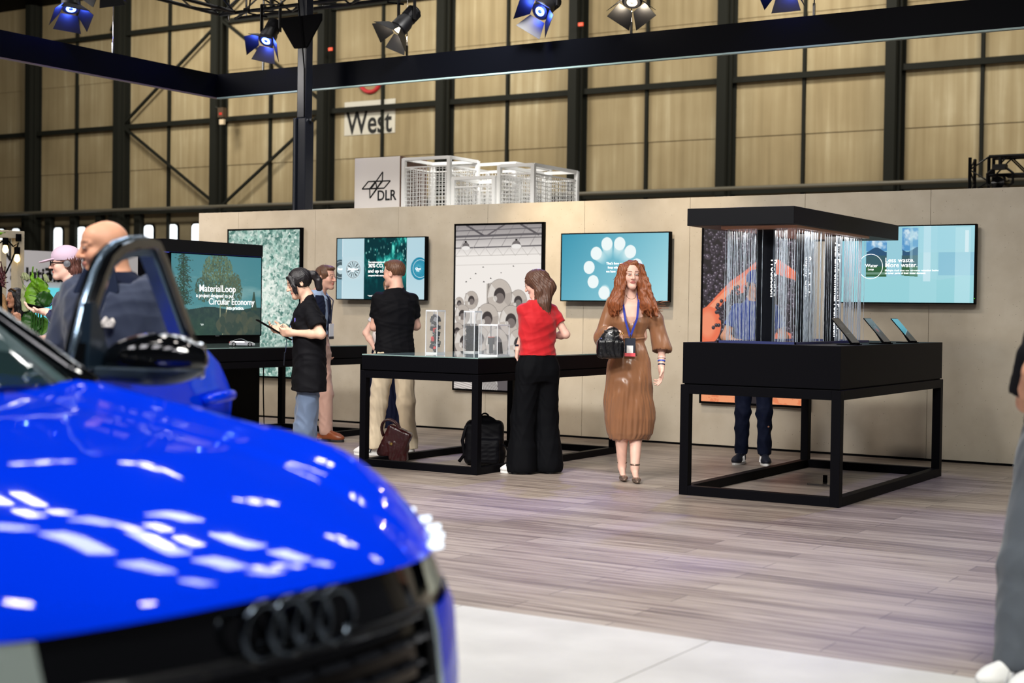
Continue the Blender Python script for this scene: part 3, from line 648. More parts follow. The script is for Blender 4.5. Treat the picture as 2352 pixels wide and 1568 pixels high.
# print 2: steel coils in a bright factory hall
c = Canvas(240, 380, (248, 242, 236))
c.blend(np.clip(1 - c.Y / c.H * 5.5, 0, 1), (150, 144, 144)); c.rect(0, .62, 1, 1, (196, 188, 182), .4)
for k in range(9): c.line(-.1 + k * .16, .13, .06 + k * .16, -.02, .003, (120, 114, 116), .7)
for y0, t in ((.03, .004), (.065, .010), (.085, .004), (.135, .006), (.185, .003), (.24, .002)): c.line(0, y0 + .002, 1, y0 - .008, t, (96, 92, 96) if y0 < .14 else (196, 190, 184))
for x in (.13, .76): c.line(x, 0, x + .2, .062, .009, (88, 84, 88)); c.line(x + .24, .062, x + .44, 0, .007, (96, 90, 94))
for k in range(8): c.line(k * .14, .185, k * .14 + .07, .135, .002, (190, 184, 178)); c.line(k * .14 + .07, .135, k * .14 + .14, .185, .002, (190, 184, 178))
for x, y, s_ in ((.12, .135, 1), (.71, .128, 1.15)):
    c.poly([(x - .05 * s_, y), (x - .035 * s_, y - .022), (x - .01, y - .034), (x + .01, y - .034), (x + .035 * s_, y - .022), (x + .05 * s_, y)], (112, 106, 106)); c.ell(x, y + .002, .05 * s_, .02 * s_, (244, 240, 236)); c.rect(x - .012, y - .042, x + .012, y - .032, (30, 28, 30))
for x, y in ((.33, .256), (.68, .252), (.24, .296), (.54, .292), (.18, .326), (.42, .324), (.13, .345), (.34, .345)): c.poly([(x - .012, y), (x, y - .008), (x + .012, y)], (60, 54, 54))
def coil(cx_, cy_, r, side=0, tone=(212, 202, 192)):
    if side:
        c.poly([(cx_ - side, cy_ - r * .63 * .8), (cx_, cy_ - r * .63), (cx_, cy_ + r * .63), (cx_ - side, cy_ + r * .5)], (178, 170, 162))
        for k in range(7): c.line(cx_ - side + k * side / 7, cy_ - r * .5, cx_ - side + k * side / 7, cy_ + r * .5, .004, (96, 90, 88) if k % 2 else (216, 208, 200))
    c.ell(cx_, cy_, r * 1.02, r * 1.12, (70, 62, 60)); c.ell(cx_, cy_, r, r * 1.1, tone)
    for k in range(7): c.ring(cx_, cy_, r * (.52 + .07 * k), .0016, (168, 156, 146), .8, 1.1)
    c.poly([(cx_, cy_), (cx_ + r, cy_ - r * .15), (cx_ + r * .8, cy_ + r * .5)], (150, 140, 134), .35); c.poly([(cx_, cy_), (cx_ - r, cy_ + .1 * r), (cx_ - r * .7, cy_ - r * .5)], (252, 248, 242), .5)
    c.ell(cx_, cy_, r * .47, r * .53, (64, 57, 57)); c.ell(cx_ + r * .03, cy_ + r * .12, r * .36, r * .36, (128, 118, 114)); c.ell(cx_ - r * .36, cy_ + .02, r * .16, r * .2, (236, 230, 222), .8)
c.rect(0, .60, 1, .83, (120, 112, 108))
coil(.52, .45, .0001)
for q in ((.05, .475, .055, .03), (.195, .455, .08, .07), (.74, .46, .10, .12), (.525, .425, .14, .15), (.09, .545, .09, .05), (.385, .565, .13, .11), (.66, .575, .13, 0), (.93, .57, .13, .05), (.03, .65, .08, 0), (.12, .71, .12, 0), (.30, .69, .11, 0), (.50, .715, .13, 0), (.76, .715, .13, 0), (.98, .70, .12, 0)): coil(*q)
c.rect(0, .86, 1, 1, (190, 184, 180)); c.poly([(.0, .88), (.26, .90), (.3, 1), (0, 1)], (222, 214, 208))
for k in range(8): c.line(0, .89 + k * .014, .28, .93 + k * .014, .003, (140, 132, 128))
for k in range(10): c.line(.3 + k * .012, .88, .36 + k * .02, 1, .003, (110, 104, 100))
c.poly([(.5, .87), (.68, .87), (.74, 1), (.52, 1)], (96, 90, 92)); c.rect(.76, .86, .78, 1, (70, 66, 68))
panel('picture', 'backlit black and white picture of steel coils in a factory hall', 'picture', -9.418, -8.236, .456, 2.35, .05, .022, c, BACKLIT)
# print 3: hands over black pellets
c = Canvas(240, 380, (30, 26, 30))
for i in range(1500):
    x, y = rg.rand(2); r = rg.uniform(.012, .026); v = rg.uniform(.3, 1); c.ell(x, y, r, r * rg.uniform(.8, 1.2), (26 + 50 * v, 22 + 44 * v, 30 + 48 * v), rot=rg.rand() * 3); c.ell(x - r * .25, y - r * .2, r * .35, r * .3, (120 + 90 * v, 110 + 90 * v, 124 + 90 * v), .7)
H1, H2 = (240, 120, 84), (252, 168, 130)
c.poly([(0, .48), (.12, .40), (.26, .31), (.40, .25), (.52, .19), (.60, .17), (.72, .19), (.84, .24), (.98, .32), (1, .38), (.86, .30), (.70, .27), (.55, .27), (.46, .32), (.40, .37), (.26, .40), (.14, .47), (.02, .52)], H1)
c.poly([(.05, .46), (.2, .37), (.4, .28), (.56, .21), (.6, .23), (.42, .31), (.24, .39), (.08, .48)], H2, .8)
c.ell(.06, .56, .12, .17, H1); c.ell(.05, .555, .075, .12, H2, .6, 8); c.poly([(0, .62), (.10, .68), (.16, .78), (.3, .86), (.34, 1), (0, 1)], H1); c.poly([(0, .66), (.06, .72), (.1, .84), (.2, 1), (0, 1)], H2, .7)
c.rect(0, .93, 1, 1, (244, 158, 112)); c.poly([(.42, .93), (.58, .93), (.6, 1), (.4, 1)], (40, 34, 38)); c.blend((c.noise(20, 40, 7) > .6) * (c.Y > .93 * c.H) * ((c.X < .4 * c.W) | (c.X > .6 * c.W)), (226, 120, 78), .6)
c.poly([(.68, .60), (.76, .58), (.84, .60), (.84, .93), (.68, .93)], H1, .9)
for i in range(260):
    x, y = rg.rand() * .6 + .1, rg.rand() * .25 + .28
    if abs((y - .50) + (x - .05) * .55) < .07: r = .017; c.ell(x, y + .05, r, r, (46, 38, 46)); c.ell(x - .004, y + .046, r * .4, r * .35, (150, 140, 156), .7)
panel('picture', 'backlit picture of orange hands holding black pellets behind the water display', 'picture', -6.338, -5.148, .445, 2.275, .05, .022, c, BACKLIT)
# television 1
c = Canvas(300, 170, (190, 218, 226)); n1 = c.noise(14, 5, 2); c.blend(np.clip(c.X / c.W, 0, 1) * .25, (150, 190, 210)); c.blend(np.clip((c.Y / c.H - .6) * 2, 0, 1) * .4, (214, 234, 238))
c.rect(0, 0, .06, 1, (140, 176, 190)); c.rect(.06, 0, .065, 1, (220, 236, 240))
X0_, X1_ = .315, .80; msk = (c.X > X0_ * c.W) & (c.X < X1_ * c.W); c.blend(msk * 1., (10, 52, 58))
g = np.clip((n1 - .42) * 3.2 * (1.35 - c.Y / c.H * 1.5) + (c.X / c.W - .45) * .9 * (1 - c.Y / c.H), 0, 1); c.blend(msk * g, (40, 190, 176)); c.blend(msk * np.clip(g - .6, 0, 1) * 2.2, (130, 232, 214))
for k in range(60):
    x, y = rg.uniform(.33, .79), rg.uniform(0, .55); c.ell(x, y, .006 * rg.rand() + .003, .012 * rg.rand() + .004, (170, 240, 226) if k % 3 else (8, 70, 70), .6) if x < .79 else None
def wheel(cx_, cy_, r, kind):
    if kind == 'steel': c.ell(cx_, cy_, r * 1.1, r * 1.1, (70, 90, 98)); c.ell(cx_, cy_, r * .9, r * .9, (210, 228, 232)); c.ell(cx_, cy_, r * .86, r * .86, (74, 92, 98)); c.ell(cx_, cy_, r * .5, r * .5, (186, 210, 216))
    if kind == 'alu':
        c.ell(cx_, cy_, r, r, (40, 50, 56)); c.ell(cx_, cy_, r * .93, r * .93, (200, 222, 228))
        for k in range(7):
            a0 = k * 6.283 / 7 + .3; f = lambda rr, da: (cx_ + rr * r * math.cos(a0 + da), cy_ + rr * r * math.sin(a0 + da) * c.W / c.H)
            c.poly([f(.25, -.12), f(.85, -.3), f(.85, -.1), f(.25, .05)], (44, 54, 58)); c.poly([f(.3, .2), f(.85, .16), f(.85, .28), f(.3, .4)], (70, 82, 88))
        c.ell(cx_, cy_, r * .22, r * .22, (210, 226, 230)); c.ring(cx_, cy_, r, .002, (240, 248, 250))
    if kind == 'glass':
        c.ell(cx_ + .01, cy_, r, r * 1.08, (24, 128, 160))
        for k in range(34): a0 = k * .185; c.line(cx_ + .2 * r * math.cos(a0), cy_ + .2 * r * math.sin(a0) * c.W / c.H, cx_ + .95 * r * math.cos(a0 + .15), cy_ + .95 * r * math.sin(a0 + .15) * c.W / c.H, .001, (130, 206, 222))
        c.ring(cx_ + .02, cy_, r * .85, .002, (230, 246, 250))
wheel(.04, .51, .085, 'steel'); c.rect(.06, .3, .3, .7, (192, 218, 226)); wheel(.19, .51, .083, 'alu'); c.ring(.245, .51, .085, .001, (220, 236, 240), .6); wheel(.93, .50, .095, 'glass'); c.rect(.80, .2, .806, .8, (204, 226, 232))
e, w_, h_ = panel('television', 'wall television with wheel pictures and a 30% CO2 text on teal', 'television', -11.07, -9.766, 1.474, 2.212, .06, .012, c, SCR, .06)
def stx(s, fx, fy, size, e, w_, h_, bold=.00015, m=TXTW, al='LEFT', sx=1): return text('screen_text', s, size, (-w_ / 2 + fx * w_, -.0035, h_ / 2 - fy * h_), m, e, align=al, bold=bold, sx=sx)
stx('The implementation of', .365, .405, .026, e, w_, h_); stx('30% CO  reduction', .365, .48, .062, e, w_, h_); stx('2', .53, .495, .03, e, w_, h_); stx('and up to', .365, .565, .058, e, w_, h_); stx('compared with manual', .365, .625, .026, e, w_, h_); stx('* tested for an', .365, .955, .02, e, w_, h_)
stx('Glass', .9, .52, .036, e, w_, h_); stx('Loop', .912, .545, .02, e, w_, h_); stx('Aluminum', .13, .52, .036, e, w_, h_); stx('Loop', .165, .545, .02, e, w_, h_); stx('Steel', .012, .52, .034, e, w_, h_)
# television 2
c = Canvas(260, 150, (64, 150, 176)); c.blend(np.clip(c.X / c.W * .75 + c.Y / c.H * .35, 0, 1), (164, 216, 226))
for x, y, tx, ty in ((.43, .15, .445, .31), (.55, .15, .53, .31), (.33, .29, .40, .38), (.65, .27, .58, .36), (.265, .50, .265, .50), (.305, .715, .31, .70), (.41, .88, .42, .83), (.71, .47, .71, .47), (.69, .68, .68, .67), (.58, .86, .57, .82)):
    for k in range(9): t = k / 8; c.ell(tx + (x - tx) * t, ty + (y - ty) * t, .042 + .010 * t, .046 + .010 * t, (150 + 80 * t, 205 + 40 * t, 218 + 26 * t), .28 if k < 8 else 1)
    c.ell(x, y, .052, .056, (238, 248, 248))
e, w_, h_ = panel('television', 'wall television with a circle of white dots on blue', 'television', -7.97, -6.67, 1.481, 2.215, .06, .012, c, SCR, .06)
stx("That's how we", .43, .46, .034, e, w_, h_); stx('loop what', .445, .52, .034, e, w_, h_); stx('we have', .43, .58, .034, e, w_, h_)
# television 3
c = Canvas(300, 168, (140, 200, 214)); c.blend(np.clip((c.X / c.W - .2) * .9, 0, 1), (170, 218, 228)); c.rect(.25, .3, 1, 1, (160, 210, 218), .5)
sky = (88, 150, 200)
def outdoors(x0, x1):
    c.rect(x0, .02, x1, .32, sky); m_ = (c.X > x0 * c.W) & (c.X < x1 * c.W); c.blend(m_ * (c.Y < .30 * c.H) * np.clip((c.noise(18, 9, 3) - .42) * 4, 0, 1), (206, 226, 236)); 
    c.blend(m_ * (c.Y > c.H * (.30 + .03 * np.sin(c.X / c.W * 40))) * (c.Y < .42 * c.H), (44, 84, 118)); c.rect(x0, .38, x1, .52, (58, 92, 100)); c.rect(x0, .52, x1, .66, (50, 96, 62)); c.rect(x0, .60, x1, .63, (150, 180, 170), .6)
outdoors(.2, .355); outdoors(.47, .59); c.rect(.355, 0, .47, .66, (150, 202, 216)); c.rect(.53, 0, .55, .62, (176, 214, 226), .4)
c.poly([(0, .66), (.355, .66), (.47, .64), (.6, .66), (.75, .7), (1, .62), (1, 1), (0, 1)], (150, 208, 216)); c.rect(.53, .0, .53 + .2, 1, (178, 222, 230), .3); c.rect(.63, .0, .68, .72, (206, 232, 240), .75); c.rect(.74, .34, 1, .64, (120, 176, 206), .5); c.rect(.86, .02, .97, 1, (190, 228, 236), .55); c.rect(.93, .06, .955, .34, (226, 242, 246), .7)
c.poly([(.6, 0), (.86, 0), (.86, .34), (.6, .34)], (168, 216, 230), .4)
e, w_, h_ = panel('television', 'wall television reading Less waste. More water. at the right end of the wall', 'television', -4.846, -3.54, 1.488, 2.232, .06, .012, c, SCR, .06)
stx('Less waste.', .345, .47, .062, e, w_, h_); stx('More water.', .345, .535, .062, e, w_, h_); stx('Multiple Audi sites use rainwater retention basins', .345, .59, .0255, e, w_, h_); stx('to cover parts of their water demand.', .345, .625, .0255, e, w_, h_)
stx('Water', .195, .535, .046, e, w_, h_); stx('Loop', .215, .575, .028, e, w_, h_)
m = MB(); rr = .118; m.tube([(-w_ / 2 + .235 * w_ + rr * math.cos(a), -.004, h_ / 2 - .525 * h_ + rr * math.sin(a)) for a in np.linspace(0, 6.283, 49)[:-1]], .0025, 6, True); m.build('screen_ring', TXTW, e)
MB().box(.648, .652, -.006, -.003, -.32, -.316).build('standby_light', mat('green_led', (90, 230, 40), .5, emit=2), e)

# ------------------------------------------------------------------ exhibition tables
MB().box(-18, 12, -12.5, 5.615, -.12, -.012).build('floor_underlay', BLKM).__setitem__('kind', 'structure')
def table(name, label, x0, x1, y0, y1, zf, zb, t, glass=False, boxm=BLK, inset=.01):
    e = empty(name, (x0, y0, 0)); W_, D_ = x1 - x0, y1 - y0; tag(e, label, 'table', None)
    for x in (0, W_ - t):
        for y in (0, D_ - t): MB().box(x, x + t, y, y + t, 0, zf).build('leg', BLK, e, bevel=.002)
    for z, nm in ((0, 'floor_rail'), (zf - t, 'top_rail')):
        for q in ((t, W_ - t, 0, t), (t, W_ - t, D_ - t, D_), (0, t, t, D_ - t), (W_ - t, W_, t, D_ - t)): MB().box(*q, z, z + t).build(nm, BLK, e, bevel=.002)
    MB().box(inset + .012, W_ - inset - .012, inset + .012, D_ - inset - .012, zf, zf + .008).build('shadow_gap', BLKM, e)
    MB().box(inset, W_ - inset, inset, D_ - inset, zf + .008, zb).build('table_box', boxm, e, bevel=.002)
    if glass: MB().box(inset, W_ - inset, inset, D_ - inset, zb, zb + .01).build('glass_top', mat('table_glass', (190, 226, 222), .03, trans=.55, ior=1.5), e, bevel=.001)
    return e
t2 = table('display_table', 'black steel framed display table with a glass top and acrylic boxes on it', -7.865, -6.635, 10.137, 12.617, .832, .965, .062, True)
t3 = table('display_table', 'black display table in front of the kiosk with the miniature car on it', -10.99, -9.76, 10.15, 12.72, .832, .965, .062, True)
wt = table('water_display', 'black water display table with falling water under a black canopy', -4.748, -3.499, 10.038, 12.636, .832, 1.149, .07)
wt['category'] = 'display'
ox, oy = -4.748, 10.038
# canopy, posts and falling water
cx0, cx1, cy0, cy1, cz0, cz1 = -4.693 - ox, -3.855 - ox, 9.99 - oy, 12.45 - oy, 2.018, 2.147
MB().box(cx0, cx1, cy0, cy1, cz0, cz1).build('canopy', mat('canopy_black', (14, 15, 19), .5, spec=.2), wt, bevel=.003)
ny = 10.14
wx0, wx1 = pixY(1660, 780, ny).x, pixY(1822, 780, ny).x; wy1 = pixX(1985, 780, wx1).y
MB().box(wx0 - ox - .02, wx1 - ox + .02, ny - oy - .02, wy1 - oy + .02, 1.149, 1.153).build('basin_grille', mat('basin_dark', (20, 22, 26), .2, metal=.5), wt)
b = MB()
for q in ((wx0 - .03, wx1 + .03, ny - .03, ny - .02), (wx0 - .03, wx1 + .03, wy1 + .02, wy1 + .03), (wx0 - .03, wx0 - .02, ny - .03, wy1 + .03), (wx1 + .02, wx1 + .03, ny - .03, wy1 + .03)): b.box(q[0] - ox, q[1] - ox, q[2] - oy, q[3] - oy, 1.15, 1.168)
b.build('basin_rim', mat('rim_glass', (60, 66, 110), .15), wt)
MB().box(wx0 - ox - .02, wx1 - ox + .02, ny - oy - .02, wy1 - oy + .02, 1.998, 2.018).build('shower_plate', mat('shower_plate', (214, 160, 130), .35, metal=.3), wt)
watm = mat('falling_water', (216, 228, 240), .12, trans=.45, ior=1.33, spec=1)
rg = np.random.RandomState(8); m = MB()
PB = [(pixY(1733, 700, ny).x, pixY(1777, 700, ny).x), (pixX(1822, 700, wx1).y, pixX(1856, 700, wx1).y), (pixX(1890, 700, wx1).y, pixX(1923, 700, wx1).y)]
def strand(x, y, r):
    if ((y < ny + .06 and PB[0][0] < x < PB[0][1]) or (x > wx1 - .06 and any(a_ < y < b_ for a_, b_ in PB[1:]))) and rg.rand() < .82: return
    z = 1.153; P = []; R = []; 
    while z < 2.0: P.append((x - ox + rg.normal(0, .00035), y - oy + rg.normal(0, .00035), z)); R.append(r * rg.uniform(.45, 1.3)); z += rg.uniform(.012, .04)
    P.append((x - ox, y - oy, 2.0)); R.append(r); m.tube(P, R, 4)
for i in range(64): strand(wx0 + (wx1 - wx0) * (i + rg.rand() * .8) / 64, ny + rg.uniform(0, .05), rg.choice([.0014, .002, .0028]))
for i in range(110): strand(wx1 - rg.uniform(0, .05), ny + (wy1 - ny) * (i + rg.rand() * .8) / 110, rg.choice([.0014, .002, .0028]))
for i in range(34): strand(wx0 + (wx1 - wx0) * rg.rand(), wy1 - rg.uniform(0, .05), rg.choice([.0014, .002]))
for i in range(44): strand(wx0 + rg.uniform(0, .04), ny + (wy1 - ny) * rg.rand(), rg.choice([.0014, .002]))
o = m.build('falling_water', watm, wt, smooth=True); o['kind'] = 'stuff'
for pxa, pxb, yy, s, zc_, sz in ((1735, 1774, ny + .13, 'Production', 1.63, .062), (1826, 1853, ny + .62, 'Supply chain', 1.64, .062), (1893, 1920, ny + 1.05, 'Audi Environmental Foundation', 1.52, .058)):
    xa, xb = pixY(pxa, 700, yy).x - ox, pixY(pxb, 700, yy).x - ox
    pn = MB().box(xa, xb, yy - oy, yy - oy + .02, 1.153, 1.998).build('text_panel', mat('panel_black', (13, 15, 20), .2), wt)
    me_ = text('panel_text', s, sz, (xb - .014, yy - oy - .002, zc_ + (len(s) * .0145)), TXTW, wt, rot=(math.pi / 2, math.pi / 2, 0), bold=.0012)
    me_.parent = pn
    MB().box(xb - .001, xb + .012, yy - oy - .003, yy - oy + .023, 1.153, 1.998).build('panel_edge', mat('panel_edge', (66, 74, 84), .25), pn)
light('AREA', 'canopy_light', ((wx0 + wx1) / 2, (ny + wy1) / 2, 1.99), ((wx0 + wx1) / 2, (ny + wy1) / 2, 0), 22, (1, .93, .86), .5, 1.3)
for s_, (px, py, scrc) in enumerate(((1968, 790, (52, 54, 58)), (2040, 789, (40, 42, 48)), (2100, 788, (40, 150, 170)))):
    X_ = -3.56; Yc = pixX(px - 2, py, X_).y + .0; e = empty('tablet', (X_, Yc, 1.149), math.radians(90))
    tag(e, ['tablet with a grey screen on the water display, nearest the falling water', 'tablet with a dark car picture, middle one on the water display', 'tablet with a teal screen at the far end of the water display'][s_], 'tablet', 'tilted tablets on the water display')
    R = Matrix.Rotation(math.radians(-42), 3, 'X'); b = MB().obox(R @ Vector((0, 0, .125)) + Vector((0, 0, .012)), (.088, .0035, .125), R); b.build('case', BLKM, e, bevel=.003)
    cn = Canvas(60, 84, scrc)
    if s_ == 1: cn.ell(.5, .45, .3, .18, (120, 126, 132), .5); cn.ell(.45, .5, .14, .1, (170, 50, 56), .8); cn.line(.2, .8, .8, .2, .02, (150, 150, 160), .5)
    if s_ == 2: cn.poly([(0, .72), (1, .5), (1, 1), (0, 1)], (14, 18, 24)); cn.line(0, .72, 1, .5, .008, (220, 236, 240))
    if s_ == 0: cn.ell(.5, .3, .2, .12, (78, 80, 86), .8); cn.rect(.3, .6, .7, .64, (90, 92, 96))
    pl_ = cn.plane('screen', .168, .24, mat('tablet_screen', (255, 255, 255), .12, emit=.62, attr=True), e)
    pl_.matrix_local = Matrix.Translation(R @ Vector((0, -.0042, .125)) + Vector((0, 0, .012))) @ R.to_4x4()
    MB().box(-.08, .08, -.02, .12, .001, .008).bar((0, .03, .004), (0, .09, .09), .05, .006).box(-.03, .03, -.02, .03, 0, .018).build('stand', BLKM, e)
MB().box(-4.2, -3.98, 11.28, 11.5, 0, .012).build('cable_outlet', mat('outlet_grey', (120, 116, 112), .3, metal=.8)); tag(bpy.data.objects['cable_outlet'], 'flat metal floor outlet under the water display', 'outlet', 'floor outlets under the tables')
q = bpy.data.objects['cable_outlet']; MB().cyl((-4.1, 11.42, .012), (-4.1, 11.42, .07), .018).build('cable_stub', BLKM, q)
pp = pixF(1175, 1047); b = MB().box(pp.x - .11, pp.x + .11, pp.y - .1, pp.y + .1, 0, .012).build('cable_outlet', mat('outlet_grey')); tag(b, 'flat metal floor outlet under the glass topped table', 'outlet', 'floor outlets under the tables')

# acrylic boxes on the glass table
ACR = mat('acrylic', (236, 240, 244), .04, alpha=.07, spec=.9); ACE = mat('acrylic_edge', (244, 247, 250), .1, alpha=.7)
def acrylic(pxl, pxr, pyt, pyb, label):
    p = pixF((pxl + pxr) / 2, pyb, .975); dep = (p - Vector((0, 0, EYE))).dot(CF); W_ = (pxr - pxl) / FPX * dep / 1.25; H_ = (pyb - pyt) / FPX * dep
    e = empty('acrylic_box', p, math.radians(0)); tag(e, label, 'display box', 'clear acrylic boxes on the glass table')
    b = MB()
    for q in ((-W_ / 2, -W_ / 2 + .006, -W_ / 2, W_ / 2), (W_ / 2 - .006, W_ / 2, -W_ / 2, W_ / 2), (-W_ / 2, W_ / 2, -W_ / 2, -W_ / 2 + .006), (-W_ / 2, W_ / 2, W_ / 2 - .006, W_ / 2)): b.box(*q, 0, H_)
    b.box(-W_ / 2, W_ / 2, -W_ / 2, W_ / 2, H_, H_ + .012).box(-W_ / 2, W_ / 2, -W_ / 2, W_ / 2, 0, .012).build('case', ACR, e)
    b = MB()
    for x in (-W_ / 2, W_ / 2):
        for y in (-W_ / 2, W_ / 2): b.box(x - .0035, x + .0035, y - .0035, y + .0035, 0, H_ + .012)
    for z in (.006, H_ + .006):
        for q in ((-W_ / 2, W_ / 2, -W_ / 2 - .003, -W_ / 2 + .003), (-W_ / 2, W_ / 2, W_ / 2 - .003, W_ / 2 + .003), (-W_ / 2 - .003, -W_ / 2 + .003, -W_ / 2, W_ / 2), (W_ / 2 - .003, W_ / 2 + .003, -W_ / 2, W_ / 2)): b.box(*q, z - .007, z + .007)
    b.build('polished_edge', ACE, e)
    return e, W_, H_
eA, W_, H_ = acrylic(980, 1019, 715, 812, 'tall clear acrylic box filled with black car parts and red bits')
rg = np.random.RandomState(5); hb = W_ / 2 - .015; pc_ = mat('black_plastic', (22, 22, 24), .3); rd = mat('red_plastic', (196, 30, 32), .4); gy = mat('grey_plastic', (120, 122, 126), .35)
for k in range(26):
    z = .03 + k / 26 * (H_ - .08); R = Matrix.Rotation(rg.uniform(0, 3), 3, 'Z') @ Matrix.Rotation(rg.uniform(-.5, .5), 3, 'X'); b = MB().obox((rg.uniform(-.25, .25) * W_, rg.uniform(-.25, .25) * W_, z), (rg.uniform(.2, .42) * hb, rg.uniform(.2, .42) * hb, rg.uniform(.008, .02)), R)
    b.cyl((rg.uniform(-.2, .2) * W_, -.2 * W_, z), (rg.uniform(-.2, .2) * W_, .2 * W_, z + .02), .008); b.build('car_part_piece', rd if k % 7 == 2 else gy if k % 5 == 4 else pc_, eA, bevel=.002)
MB().prism([(-hb, 0), (hb, .01), (hb * .8, .05), (-hb * .2, .075), (-hb, .03)], (0, -.02, H_ - .1), (1, 0, 0), (0, 0, 1), (0, .04, 0)).build('bent_panel_piece', pc_, eA)
eB, W_, H_ = acrylic(1067, 1103, 717, 809, 'tall clear acrylic box half filled with black granules')
m = MB(); hb = W_ / 2 - .012
for k in range(2600):
    s_ = rg.uniform(.0025, .005); a_, b_, z = rg.uniform(-hb, hb), rg.uniform(-hb, hb), .014 + rg.rand() * H_ * .62
    if rg.rand() < .75: (a_, b_) = (a_, -hb + rg.rand() * .01) if rg.rand() < .5 else (hb - rg.rand() * .01, b_)
    R = Matrix.Rotation(rg.uniform(0, 3), 3, 'Z') @ Matrix.Rotation(rg.uniform(0, 3), 3, 'X'); m.obox((a_, b_, z), (s_, s_ * .6, s_ * .8), R)
m.box(-hb + .008, hb - .008, -hb + .008, hb - .008, .013, H_ * .61)
o = m.build('granules', mat('granule_black', (26, 27, 32), .22), eB); o['kind'] = 'stuff'
eC, W_, H_ = acrylic(1103, 1166, 748, 817, 'low wide clear acrylic box with small dark samples')
MB().cyl((-.03, 0, .02), (-.03, 0, .10), .018).cyl((-.03, 0, .1), (-.03, 0, .16), .03).build('sample', pc_, eC); MB().cyl((.045, .02, .02), (.045, .02, .12), .03, .02).build('sample', pc_, eC)
MB().cyl((-.03, 0, .16), (-.03, 0, .165), .03).build('orange_sample', mat('orange_bits', (220, 90, 50), .5), eC); MB().box(-.002, .002, -W_ / 2 + .008, W_ / 2 - .008, .012, H_).build('divider', ACR, eC)

# kiosk with screen
KX = -11.02; ky1 = pixX(598, 700, KX).y; ky0 = pixX(374, 600, KX).y; kz = pixX(598, 563, KX).z; kzh = pixX(598, 590, KX).z
e = empty('kiosk', (KX, ky0, 0)); tag(e, 'black kiosk wall with a header slab, standing at the end of the miniature car table', 'kiosk'); KL = ky1 - ky0
MB().box(-.36, 0, 0, KL, 0, kzh - .01).build('body', BLK, e, bevel=.002); MB().box(-.38, .03, -.02, KL + .0, kzh, kz).build('header', mat('kiosk_header', (14, 14, 18), .5, spec=.2), e, bevel=.002)
MB().box(-.35, .02, 0, KL - .01, kzh - .01, kzh).build('blue_edge', mat('blue_edge', (80, 90, 220), .4, emit=.25), e)
c = Canvas(340, 200, (84, 150, 156)); c.blend(np.clip(1 - c.Y / c.H * 1.4, 0, 1) * .5, (58, 130, 146)); cl = c.noise(4, 9, 5); c.blend(np.clip((cl - .45) * 2.4, 0, 1) * (c.Y > .2 * c.H), (150, 188, 186), .8)
c.blend((c.Y > c.H * (.66 + .02 * np.sin(c.X / 30))).astype(float), (38, 66, 66)); gn = c.noise(30, 20, 8); c.blend((c.Y > .66 * c.H) * np.clip((gn - .4) * 2.5, 0, 1), (62, 88, 76), .7); c.blend(np.clip((c.Y / c.H - .72) * 3, 0, 1) * np.clip(1.1 - c.X / c.W * 1.7, 0, 1), (44, 92, 66), .8)
def crown(cx_, cy_, rx, ry, n_, cols, seed, r0=.0032):
    q = np.random.RandomState(seed)
    for _ in range(n_):
        t, u = q.rand() * 6.28, q.rand() ** .55; x, y = cx_ + rx * u * math.cos(t), cy_ + ry * u * math.sin(t); s_ = q.uniform(r0, r0 * 2.6); k = cols[q.randint(len(cols))]; c.ell(x, y, s_, s_ * .8, k, .8, 1.2, q.rand() * 3)
q_ = np.random.RandomState(9); c.line(.13, .0, .13, .66, .004, (34, 48, 44))
for _ in range(900):
    y = q_.rand() ** .8 * .62; wd_ = .02 + .03 * abs(math.sin(y * 26)) + .05 * y; c.ell(.13 + q_.normal() * wd_ * .6, y, .004 + .005 * q_.rand(), .003, (26 + q_.randint(24), 56 + q_.randint(22), 54), .85)
c.line(.53, .3, .53, .93, .005, (150, 156, 126)); c.line(.56, .98, .62, .55, .006, (176, 176, 140)); c.line(.52, .1, .53, .4, .006, (70, 80, 60))
crown(.50, .22, .17, .26, 1400, [(78, 100, 74), (100, 120, 84), (60, 84, 70), (112, 130, 92)], 1); crown(.62, .45, .16, .2, 800, [(74, 98, 76), (96, 112, 80), (56, 80, 70)], 2); crown(.36, .42, .11, .16, 420, [(58, 84, 72), (84, 104, 80)], 3); crown(.7, .35, .06, .14, 200, [(84, 100, 76)], 4)
for y in np.linspace(.44, .66, 20): c.line(.915 - (y - .42) * .13, y + .01, .915 + (y - .42) * .13, y + .01, .005, (54, 78, 66), .9)
crown(.75, .85, .25, .12, 160, [(84, 92, 76), (70, 84, 74), (52, 74, 68)], 6, .02); crown(.33, .86, .02, .01, 8, [(210, 220, 214)], 7)
tz0, tz1 = pixX(594, 769, KX + .03).z, pixX(594, 592, KX + .03).z; TW = KL - .09; TH = tz1 - tz0 + .02
SCRD = mat('dim_screen', (255, 255, 255), .2, emit=.75, attr=True)
tv, w_, h_ = panel('kiosk_television', 'kiosk television with a birch tree landscape reading MaterialLoop', 'television', 0, TW, 0, TH, .03, .012, c, SCRD, rotz=math.pi / 2, loc=(KX + .034, ky0 + .04 + TW / 2 + .03, (tz0 + tz1) / 2))
MB().box(-.03, .03, -.005, -.003, -TH / 2 + .002, -TH / 2 + .006).build('maker_mark', gy, tv)
for s_, fx, fy, sz in (('MaterialLoop', .295, .455, .105), ('a project designed to put', .265, .525, .056), ('Circular Economy', .40, .615, .098), ('into practice.', .60, .675, .052)): stx(s_, fx, fy, sz, tv, w_, h_, bold=.0002)
